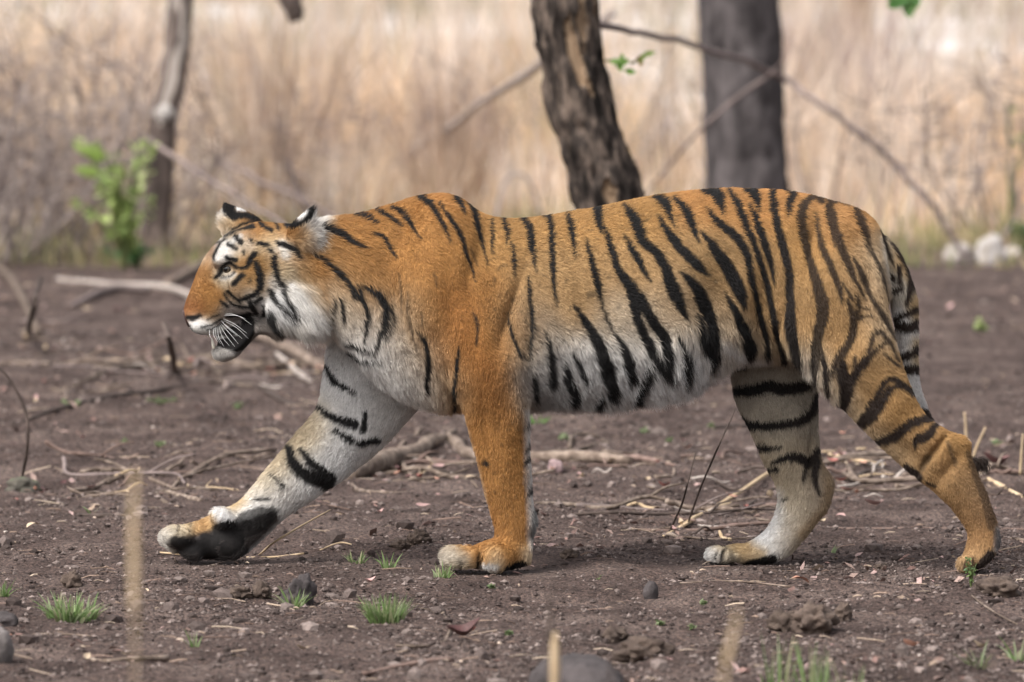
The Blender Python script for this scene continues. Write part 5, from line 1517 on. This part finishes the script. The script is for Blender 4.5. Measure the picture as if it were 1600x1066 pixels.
for i in range(105):
    if i < 75:
        cx, cy, sx_, sy_ = random.choice([(360, 585, 120, 14), (470, 585, 60, 14), (640, 745, 70, 14), (900, 740, 60, 12), (1330, 760, 70, 25), (1100, 800, 70, 30), (1000, 735, 60, 14), (160, 770, 120, 20), (1300, 740, 80, 12), (120, 560, 90, 30)])
        u, v = random.gauss(cx, sx_), random.gauss(cy, sy_)
    else:
        u, v = random.uniform(0, 1600), random.uniform(430, 1050)
    q = G(u, v)
    if np.min(np.hypot(q[0] - PAWS[:, 0], (q[1] - PAWS[:, 1]) * .5)) < 0.12:
        continue
    col, l = random.choice(pool)
    fallen(u, v, random.uniform(11, 26) * (pxm(q[1]) / 650), col, l, group='small dry leaves strewn over the bare earth')

# ------------------------------------------------------------------ green growth
def tuft(name, label, u, v, wpx, hpx, n, cols, Y=None, cat='grass tuft', group=None, bw=3.2, lean=(.15, .95)):
    p = gpt(u, v) if Y is None else drop(P(u, v, Y))
    s = 1 / pxm(p[1])
    a = RNG.uniform(0, 2 * np.pi, n)
    r = np.sqrt(RNG.random(n)) * wpx * s * .30
    base = np.stack([np.cos(a) * r, np.sin(a) * r * .7, np.full(n, -0.006)], -1)
    L = hpx * s * RNG.uniform(.55, 1.25, n)
    az = a + RNG.normal(0, .5, n)
    V, F, bi, t = blades(base, az, L, RNG.uniform(*lean, n), bw * s * RNG.uniform(.6, 1.3, n), 4)
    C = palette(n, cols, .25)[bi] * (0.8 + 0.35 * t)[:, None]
    me = mesh_np(name, V, F, smooth=False)
    set_col(me, C)
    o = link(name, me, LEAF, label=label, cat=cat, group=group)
    o.location = p
    return o


GC = [(0.19, 0.28, 0.10), (0.26, 0.35, 0.15), (0.15, 0.24, 0.08), (0.33, 0.40, 0.22), (0.34, 0.34, 0.20)]
tuft('grass_tuft', 'broad green grass tuft beside the smooth grey rock', 112, 966, 120, 46, 120, GC, bw=4.5)
tuft('grass_tuft', 'dense green grass tuft on bare earth before the standing forepaw', 604, 974, 88, 44, 190, GC, bw=3.2, lean=(.05, .75))
tuft('grass_tuft', 'thin grass tuft growing before the burnt stump', 460, 942, 42, 38, 34, GC, bw=3)
tuft('grass_tuft', 'tiny three bladed grass sprout in the left foreground', 304, 1008, 20, 32, 9, GC, bw=4)
tuft('grass_tuft', 'low grass tuft left of the standing forepaw by the dark clod', 558, 880, 46, 22, 40, GC)
tuft('grass_tuft', 'grass tuft with long blades between the low tuft and the forepaw', 606, 890, 30, 30, 16, GC, bw=3.5)
tuft('grass_tuft', 'grass tuft growing at the tips of the standing forepaw', 690, 902, 44, 26, 30, GC, bw=3.5)
tuft('grass_tuft', 'flat sparse grass to the right of the standing forepaw', 925, 904, 44, 14, 18, GC, lean=(.8, 1.5))
tuft('grass_tuft', 'flat sparse grass above the small round dark stone', 995, 908, 44, 14, 18, GC, lean=(.8, 1.5))
tuft('grass_tuft', 'grass tuft half hidden behind the smooth grey rock', 4, 934, 30, 30, 26, GC)
tuft('grass_tuft', 'tiny grass sprout under the standing hind leg', 1300, 862, 14, 18, 10, GC)
tuft('grass_tuft', 'tiny grass sprout above the raised paw on bare earth', 143, 806, 8, 22, 5, GC, bw=4)
tuft('grass_tuft', 'bright green tuft behind the standing foreleg', 838, 664, 40, 22, 40, [(0.12, 0.26, 0.06), (0.18, 0.32, 0.10)])
tuft('grass_tuft', 'blurred foreground grass at the left of its clump', 1212, 1112, 46, 120, 26, GC, bw=7, lean=(.0, .25))
tuft('grass_tuft', 'blurred foreground grass in the middle of its clump', 1272, 1118, 50, 120, 26, GC, bw=7, lean=(.0, .25))
tuft('grass_tuft', 'blurred foreground grass at the right of its clump', 1330, 1118, 60, 90, 20, GC, bw=6, lean=(.1, .4))
tuft('grass_tuft', 'slender weed with spreading blades in the right foreground', 1530, 1056, 40, 44, 16, GC, bw=4)
tuft('grass_tuft', 'slender weed at the edge in the right foreground', 1592, 1034, 30, 52, 12, GC, bw=4.5)


def leafy(name, label, u, v, hpx, wpx, nst, nlf, leafpx, cols, cat='plant', group=None, big=()):
    """stems with flat pointed leaves"""
    p = gpt(u, v)
    s = 1 / pxm(p[1])
    root = link(name, None, label=label, cat=cat, group=group)
    root.location = p
    tips, parts = [], []
    for k in range(nst):
        a = random.uniform(0, 6.28)
        H, W = hpx * s * random.uniform(.5, 1), wpx * s * .5 * random.uniform(.1, 1)
        pts = [np.array([math.cos(a) * W * t * t, math.sin(a) * W * t * t, H * t - .004]) for t in (0, .4, .7, 1)]
        parts.append(tube(pts, np.array([1.6, 1.4, 1.1, .5]) * s * min(max(1, hpx / 60), 2.0), 5, 3))
        tips.append(pts)
    V, F = merge(parts)
    sm = mesh_np('stem', V, F)
    set_col(sm, np.tile(np.array([[0.16, 0.20, 0.08]]), (len(V), 1)))
    link('stem', sm, LEAF, parent=root)
    LV, LF = LM[0][0][:45], LM[0][1][32:] - 45
    Vs, Fs, Cs, o_ = [], [], [], 0
    spots = [(None, leafpx)] * nlf + [(b, b[2]) for b in big]
    for b, lp in spots:
        if b is None:
            pts = random.choice(tips)
            t = random.uniform(.25, 1.0) * 3
            i = min(int(t), 2)
            q = pts[i] + (pts[i + 1] - pts[i]) * (t - i) + np.array([random.gauss(0, 2), random.gauss(0, 2), random.gauss(0, 1)]) * s * (leafpx / 8)
        else:
            q = P(b[0], b[1], p[1]) - p
        L = lp * s * random.uniform(.7, 1.2)
        rz, ry, rx = random.uniform(0, 6.28), random.uniform(-.9, .6), random.uniform(-.7, .7)
        X = LV * L
        if b is not None:
            rz, ry, rx = 3.0, -.1, 1.0
        c, s_ = math.cos(rx), math.sin(rx)
        X = np.stack([X[:, 0], X[:, 1] * c - X[:, 2] * s_, X[:, 1] * s_ + X[:, 2] * c], -1)
        c, s_ = math.cos(ry), math.sin(ry)
        X = np.stack([X[:, 0] * c + X[:, 2] * s_, X[:, 1], -X[:, 0] * s_ + X[:, 2] * c], -1)
        c, s_ = math.cos(rz), math.sin(rz)
        X = np.stack([X[:, 0] * c - X[:, 1] * s_, X[:, 0] * s_ + X[:, 1] * c, X[:, 2]], -1)
        Vs.append(X + q)
        Fs.append(LF + o_)
        o_ += len(X)
        colr = np.array(random.choice(cols)) * random.uniform(.8, 1.2)
        if b is not None:
            colr = np.array([0.46, 0.62, 0.18])
        Cs.append(np.tile(colr, (len(X), 1)))
    if name == 'sapling':                                # leaves big enough to tell apart
        for X, c in zip(Vs, Cs):
            lm = mesh_np('leaf', X, LF)
            set_col(lm, c)
            link('leaf', lm, LEAF, parent=root)
        return root
    lm = mesh_np('foliage', np.vstack(Vs), np.vstack(Fs))
    set_col(lm, np.vstack(Cs))
    link('foliage', lm, LEAF, parent=root)
    return root


SGC = [(0.42, 0.54, 0.18), (0.52, 0.62, 0.24), (0.32, 0.42, 0.15), (0.56, 0.62, 0.30)]
leafy('sapling', 'bright green leafy sapling at the foot of the slim mottled tree', 196, 424, 225, 190, 18, 290, 21, SGC, 'sapling', big=[(138, 238, 44), (134, 270, 48), (178, 268, 40), (150, 246, 36)])
leafy('low_bush', 'dark green leafy growth at the base of the bright sapling', 210, 420, 46, 120, 10, 60, 20, [(0.07, 0.16, 0.06), (0.11, 0.22, 0.08)], 'bush')
leafy('low_bush', 'dark green bush at the edge behind the white stones', 1600, 398, 60, 70, 10, 90, 20, [(0.06, 0.15, 0.05), (0.10, 0.20, 0.07)], 'bush')
leafy('sapling', 'thin sapling with a few green leaves near the right edge', 1578, 372, 240, 110, 3, 7, 24, [(0.20, 0.30, 0.09)], 'sapling')
leafy('weed', 'small forked green weed growing before the near hind paw', 1517, 918, 58, 70, 5, 34, 9, [(0.30, 0.40, 0.16), (0.20, 0.30, 0.11), (0.16, 0.26, 0.13)], 'weed')
leafy('seedling', 'yellow green seedling on bare earth right of the tail', 1534, 526, 28, 26, 5, 20, 14, SGC, 'seedling')
for (u, v, w, l) in [(250, 712, 26, 'lone bright seedling on bare earth left of the raised foreleg'), (115, 640, 80, 'wide patch of seedlings behind the long thin dark branch'), (255, 632, 60, 'patch of seedlings below the stub on the crooked tan branch'), (372, 640, 26, 'seedling under the far end of the thin dark branch'), (195, 700, 16, 'tiny seedling beside the lone bright seedling'),
                     (1006, 676, 24, 'seedling under the belly left of the dark branch'), (1044, 690, 20, 'seedling in front of the dark branch under the belly'), (880, 690, 18, 'seedling behind the straight brown log'), (670, 682, 46, 'seedlings growing behind the thick crooked log'), (1110, 668, 20, 'seedling on the dark branch under the belly'),
                     (1560, 690, 34, 'seedling to the right of the near hind heel'), (795, 988, 22, 'flat seedling on the earth right of the curled leaf'), (1080, 984, 16, 'flat seedling below the small round dark stone'), (1030, 982, 22, 'flat seedling right of the broad clod'), (1100, 948, 14, 'flat seedling under the slanting pale twig'), (770, 918, 18, 'flat seedling before the standing forepaw')]:
    leafy('seedling', l, u, v, 12, w, 6, int(10 + w / 2), 9, [(0.22, 0.29, 0.14), (0.29, 0.35, 0.19), (0.17, 0.23, 0.11)], 'seedling')


def sprig(label, base, Y, leaves, size, cols, up):
    """a leafy twig that hangs from a branch above or grows from a trunk"""
    b = P(base[0], base[1], Y)
    root = link('leafy_twig', None, label=label, cat='twig')
    root.location = b
    tip = P(up[0], up[1], Y) - b
    V, F = tube([np.zeros(3), tip * .5 + np.array([0, 0, .004]), tip], np.array([2.2, 1.8, .8]) / pxm(Y), 6, 4)
    m = mesh_np('stem', V, F)
    set_col(m, np.tile(np.array([[.14, .16, .06]]), (len(V), 1)))
    link('stem', m, LEAF, parent=root)
    for (u, v, a, t) in leaves:
        q = P(u, v, Y - .02) - b
        me = mesh_np('leaf', LM[0][0], LM[0][1])
        set_col(me, np.tile(np.array(random.choice(cols)), (len(LM[0][0]), 1)))
        o = link('leaf', me, LEAF, parent=root)
        o.location = q
        L = size / pxm(Y)
        o.scale = (L, L, L)
        o.rotation_euler = (math.radians(70) + t, -math.radians(a), 0)


sprig('small green leafy twig sprouting from the leaning trunk', (945, 95), 5.95, [(962, 96, 10, 0), (968, 104, -60, .3), (976, 98, 40, 0), (985, 112, -10, .2), (972, 92, 80, .1)], 19, [(0.15, 0.30, 0.05), (0.20, 0.36, 0.08)], (990, 98))
sprig('leafy twig with browning leaves right of the leaning trunk', (985, 100), 6.05, [(1004, 90, 50, 0), (1015, 84, 10, 0), (1000, 96, -70, .2)], 18, [(0.20, 0.30, 0.06), (0.32, 0.22, 0.08)], (1025, 82))
sprig('green leaves hanging into view before the dry grass', (1440, -90), 9.0, [(1405, 4, 20, 0), (1418, -4, -20, .2), (1430, 2, 60, 0), (1396, -6, -40, .2), (1420, 8, 100, 0)], 40, [(0.10, 0.24, 0.06), (0.14, 0.28, 0.08)], (1412, 2))

# ------------------------------------------------------------------ crumbs of earth, straw bits and litter
def scatter(n, ylo, yhi, seed):
    rs = np.random.default_rng(seed)
    y = ylo + (yhi - ylo) * rs.random(n) ** 1.35
    x = rs.uniform(-1, 1, n) * (0.0684 * (y + 18) * 1.3 + 0.6)
    d = vnoise(np.stack([x * 1.4, y * .8, 0 * x], -1), 51) + .5 * vnoise(np.stack([x * 5, y * 3, 0 * x], -1), 52)
    k = rs.random(n) < np.clip(.55 + .6 * d, .08, 1)
    return x[k], y[k], rs


def crumbs(name, label, n, ylo, yhi, slo, shi, cols, seed, cat):
    x, y, rs = scatter(n, ylo, yhi, seed)
    n = len(x)
    Vi, Fi = icos(1) if n < 40000 else (np.array([[1, 0, 0], [-1, 0, 0], [0, 1, 0], [0, -1, 0], [0, 0, 1], [0, 0, -1.0]]), np.array([[0, 2, 4], [2, 1, 4], [1, 3, 4], [3, 0, 4], [2, 0, 5], [1, 2, 5], [3, 1, 5], [0, 3, 5]]))
    sz = slo * (shi / slo) ** (rs.random(n) ** 2.2)
    k = rs.integers(0, 24, n)
    var = np.stack([Vi * (1 + .4 * vnoise(Vi * 1.7, 200 + j))[:, None] * np.array([1, .9, .7]) * rs.uniform(.7, 1.3, 3) for j in range(24)])
    d = np.min(np.hypot(x[:, None] - PAWS[:, 0], y[:, None] - PAWS[:, 1]), 1)
    sz = np.where(d < .13, np.minimum(sz, .004), sz)
    V = var[k] * sz[:, None, None] + np.stack([x, y, gh(x, y) + sz * .25], -1)[:, None]
    F = (Fi[None] + (np.arange(n) * len(Vi))[:, None, None]).reshape(-1, 3)
    c = np.array(cols)[rs.integers(0, len(cols), n)] * rs.uniform(.7, 1.35, (n, 1))
    me = mesh_np(name, V.reshape(-1, 3), F, smooth=False)
    set_col(me, np.repeat(c, len(Vi), 0))
    link(name, me, SOILM, label=label, cat=cat, kind='stuff')


SOILM = attr_mat('loose_soil', rough=.95, spec=.1, nscale=150, namp=.35)
DIRT = [(0.085, 0.066, 0.060), (0.13, 0.102, 0.093), (0.20, 0.160, 0.145), (0.060, 0.046, 0.042)]
crumbs('soil_crumbs', 'loose dark crumbs of earth strewn over the ground', 210000, -3.0, 9, .0022, .0085, DIRT, 301, 'soil')
crumbs('soil_clumps', 'middling clumps of earth strewn over the ground', 14000, -3.0, 11, .004, .016, DIRT, 305, 'soil')
crumbs('soil_lumps', 'coarser lumps of earth strewn over the ground', 1800, -3.0, 15, .008, .026, DIRT, 302, 'soil')
crumbs('pale_grit', 'pale grit and chips scattered over the dark earth', 1100, -3.0, 14, .0025, .009, [(0.42, 0.33, 0.27), (0.55, 0.47, 0.42), (0.36, 0.24, 0.22), (0.30, 0.25, 0.22)], 303, 'grit')


def litter(name, label, n, cols, seed, llo, lhi, rlo, rhi, cat):
    x, y, rs = scatter(n, -3.0, 14, seed)
    n = len(x)
    L = llo * (lhi / llo) ** (rs.random(n) ** 1.8)
    r = rs.uniform(rlo, rhi, n)
    az = rs.uniform(0, 2 * np.pi, n)
    dv = np.stack([np.cos(az), np.sin(az), rs.normal(0, .12, n)], -1)
    side_ = np.stack([-np.sin(az), np.cos(az), 0 * az], -1)
    c0 = np.stack([x, y, gh(x, y) + r * 1.2 + .003], -1)
    bend = rs.normal(0, .12, n) * L
    pts = [c0 - dv * (L / 2)[:, None], c0 + side_ * bend[:, None] + np.array([0, 0, .002]), c0 + dv * (L / 2)[:, None]]
    Vl = []
    for i, p in enumerate(pts):
        rr = r * (1, .95, .5)[i]
        for a in (math.pi / 2, math.pi * 7 / 6, math.pi * 11 / 6):
            Vl.append(p + side_ * (np.cos(a) * rr)[:, None] + np.array([0, 0, 1]) * (np.sin(a) * rr)[:, None])
    V = np.stack(Vl, 1)
    f = []
    for i in range(2):
        for j in range(3):
            k = (j + 1) % 3
            f.append((i * 3 + j, i * 3 + k, i * 3 + 3 + k, i * 3 + 3 + j))
    F = (np.array(f)[None] + (np.arange(n) * 9)[:, None, None]).reshape(-1, 4)
    c = np.array(cols)[rs.integers(0, len(cols), n)] * rs.uniform(.7, 1.3, (n, 1))
    me = mesh_np(name, V.reshape(-1, 3), F)
    set_col(me, np.repeat(c, 9, 0))
    link(name, me, SOILM, label=label, cat=cat, kind='stuff')


litter('straw_litter', 'short bits of straw and twig strewn over the earth', 5200, [(0.34, 0.26, 0.20), (0.25, 0.18, 0.14), (0.44, 0.35, 0.27), (0.20, 0.14, 0.115), (0.12, 0.085, 0.07), (0.16, 0.11, 0.09)], 311, .015, .11, .0008, .0026, 'litter')
litter('root_fibres', 'thin dark root fibres strewn over the earth', 2500, [(0.07, 0.05, 0.045), (0.11, 0.08, 0.07)], 312, .02, .14, .0007, .0018, 'litter')


DG = {}
for (nm, cx, cy, sx_, sy_, n, l) in [('a', 380, 578, 90, 16, 22, 'small broken stick in the debris under the tiger chin'), ('b', 650, 735, 90, 14, 16, 'small broken stick in the debris between the forelegs'), ('c', 1340, 745, 80, 16, 22, 'small broken stick in the heap between the hind legs'),
                                     ('d', 1110, 795, 70, 26, 18, 'small broken stick in the heap before the standing hind foot'), ('e', 180, 760, 110, 18, 16, 'small broken stick left of the raised foreleg'), ('f', 920, 728, 90, 12, 12, 'small broken stick along the straight brown log'), ('g', 90, 560, 80, 30, 14, 'small broken stick on the earth below the thicket'), ('h', 1560, 740, 50, 20, 10, 'small broken stick right of the near hind heel')]:
    for i in range(n):
        u, v = random.gauss(cx, sx_), random.gauss(cy, sy_)
        q = G(u, v)
        if np.min(np.hypot(q[0] - PAWS[:, 0], (q[1] - PAWS[:, 1]) * .5)) < 0.12:
            continue
        L, a = random.uniform(.05, .20), random.uniform(0, 3.14)
        r = random.uniform(.002, .0055)
        d_ = np.array([math.cos(a), math.sin(a)])
        k = random.uniform(-.25, .25)
        pts = []
        for t in (-.5, -.15, .2, .5):
            xy = q[:2] + d_ * L * t + np.array([-d_[1], d_[0]]) * k * L * (t * t * 4 - .5)
            pts.append(np.array([xy[0], xy[1], gh(xy[0], xy[1]) + r * .9 + random.choice([0, 0, .012])]))
        V, F = tube(np.array(pts) - pts[0], [r, r, r * .9, r * .6], 7, 4, .003, i)
        o = link('broken_stick', mesh_np('broken_stick', V, F), random.choice([STICK, STICK, DARKST, REDST, PALEST, STRW]), label=l, cat='stick', group=l.replace('small broken stick', 'small broken sticks'))
        o.location = pts[0]

for (cx, cy, sx_, sy_, n, l) in [(370, 585, 90, 18, 8, 'long crooked branch in the debris under the tiger chin'), (660, 730, 80, 14, 5, 'long crooked branch in the debris between the forelegs'), (1370, 742, 90, 14, 7, 'long crooked branch in the heap between the hind legs'), (1120, 800, 70, 16, 4, 'long crooked branch in the heap before the standing hind foot'), (110, 590, 90, 40, 5, 'long crooked branch on the earth below the thicket'), (210, 735, 80, 14, 4, 'long crooked branch left of the raised foreleg')]:
    for i in range(n):
        q = G(random.gauss(cx, sx_), random.gauss(cy, sy_))
        L, a = random.uniform(.25, .6), random.gauss(0, .5)
        r = random.uniform(.004, .0085)
        d_ = np.array([math.cos(a), math.sin(a)])
        nn = np.array([-d_[1], d_[0]])
        pts = []
        for t in np.linspace(-.5, .5, 6):
            xy = q[:2] + d_ * L * t + nn * random.uniform(-.12, .12) * L
            pts.append(np.array([xy[0], xy[1], gh(xy[0], xy[1]) + r * .8 + max(0, random.gauss(0, .014))]))
        pts = np.array(pts)
        e = pts[3] + np.array([d_[0] * .12 + nn[0] * .06, d_[1] * .12 + nn[1] * .06, random.uniform(.0, .06)]) * random.uniform(.6, 1.2)
        V, F = merge([tube(pts - pts[0], np.linspace(r, r * .55, 6), 8, 5, .008, i + 3), tube([pts[3] - pts[0], (pts[3] + e) / 2 - pts[0] + np.array([0, 0, .01]), e - pts[0]], [r * .6, r * .5, r * .3], 6, 4)])
        o = link('crooked_branch', mesh_np('crooked_branch', V, F), random.choice([STICK, STICK, DARKST, REDST, TWIG]), label=l, cat='branch', group=l.replace('long crooked branch', 'long crooked branches'))
        o.location = pts[0]


def leaf_litter(n, seed):
    """tiny scraps of dead leaf, matted in patches"""
    x, y, rs = scatter(n, -3.0, 16.5, seed)
    d = vnoise(np.stack([x * 2.2, y * 1.2, 0 * x], -1), 55) + .8 * np.clip((y - 8) / 8, -.3, 1)
    k = d + rs.normal(0, .25, len(x)) > .05
    x, y = x[k], y[k]
    n = len(x)
    L = rs.uniform(.008, .035, n)
    W = L * rs.uniform(.3, .7, n)
    az = rs.uniform(0, 6.283, n)
    e1 = np.stack([np.cos(az), np.sin(az), rs.normal(0, .35, n)], -1)
    e2 = np.stack([-np.sin(az), np.cos(az), rs.normal(0, .5, n)], -1)
    c = np.stack([x, y, gh(x, y) + .006], -1)
    V = np.stack([c - e1 * (L / 2)[:, None], c + e2 * (W / 2)[:, None] + np.array([0, 0, .003]), c + e1 * (L / 2)[:, None], c - e2 * (W / 2)[:, None], c + np.array([0, 0, -.002])], 1)
    F = (np.array([[0, 4, 1], [1, 4, 2], [2, 4, 3], [3, 4, 0]])[None] + (np.arange(n) * 5)[:, None, None]).reshape(-1, 3)
    col = np.array([(0.24, 0.165, 0.14), (0.32, 0.23, 0.20), (0.19, 0.12, 0.105), (0.28, 0.21, 0.16), (0.14, 0.095, 0.085), (0.38, 0.27, 0.25)])[rs.integers(0, 6, n)] * rs.uniform(.7, 1.3, (n, 1))
    me = mesh_np('leaf_litter', V.reshape(-1, 3), F, smooth=False)
    set_col(me, np.repeat(col, 5, 0))
    link('leaf_litter', me, SOILM, label='matted scraps of dead leaf over the bare earth', cat='litter', kind='stuff')


leaf_litter(11000, 320)
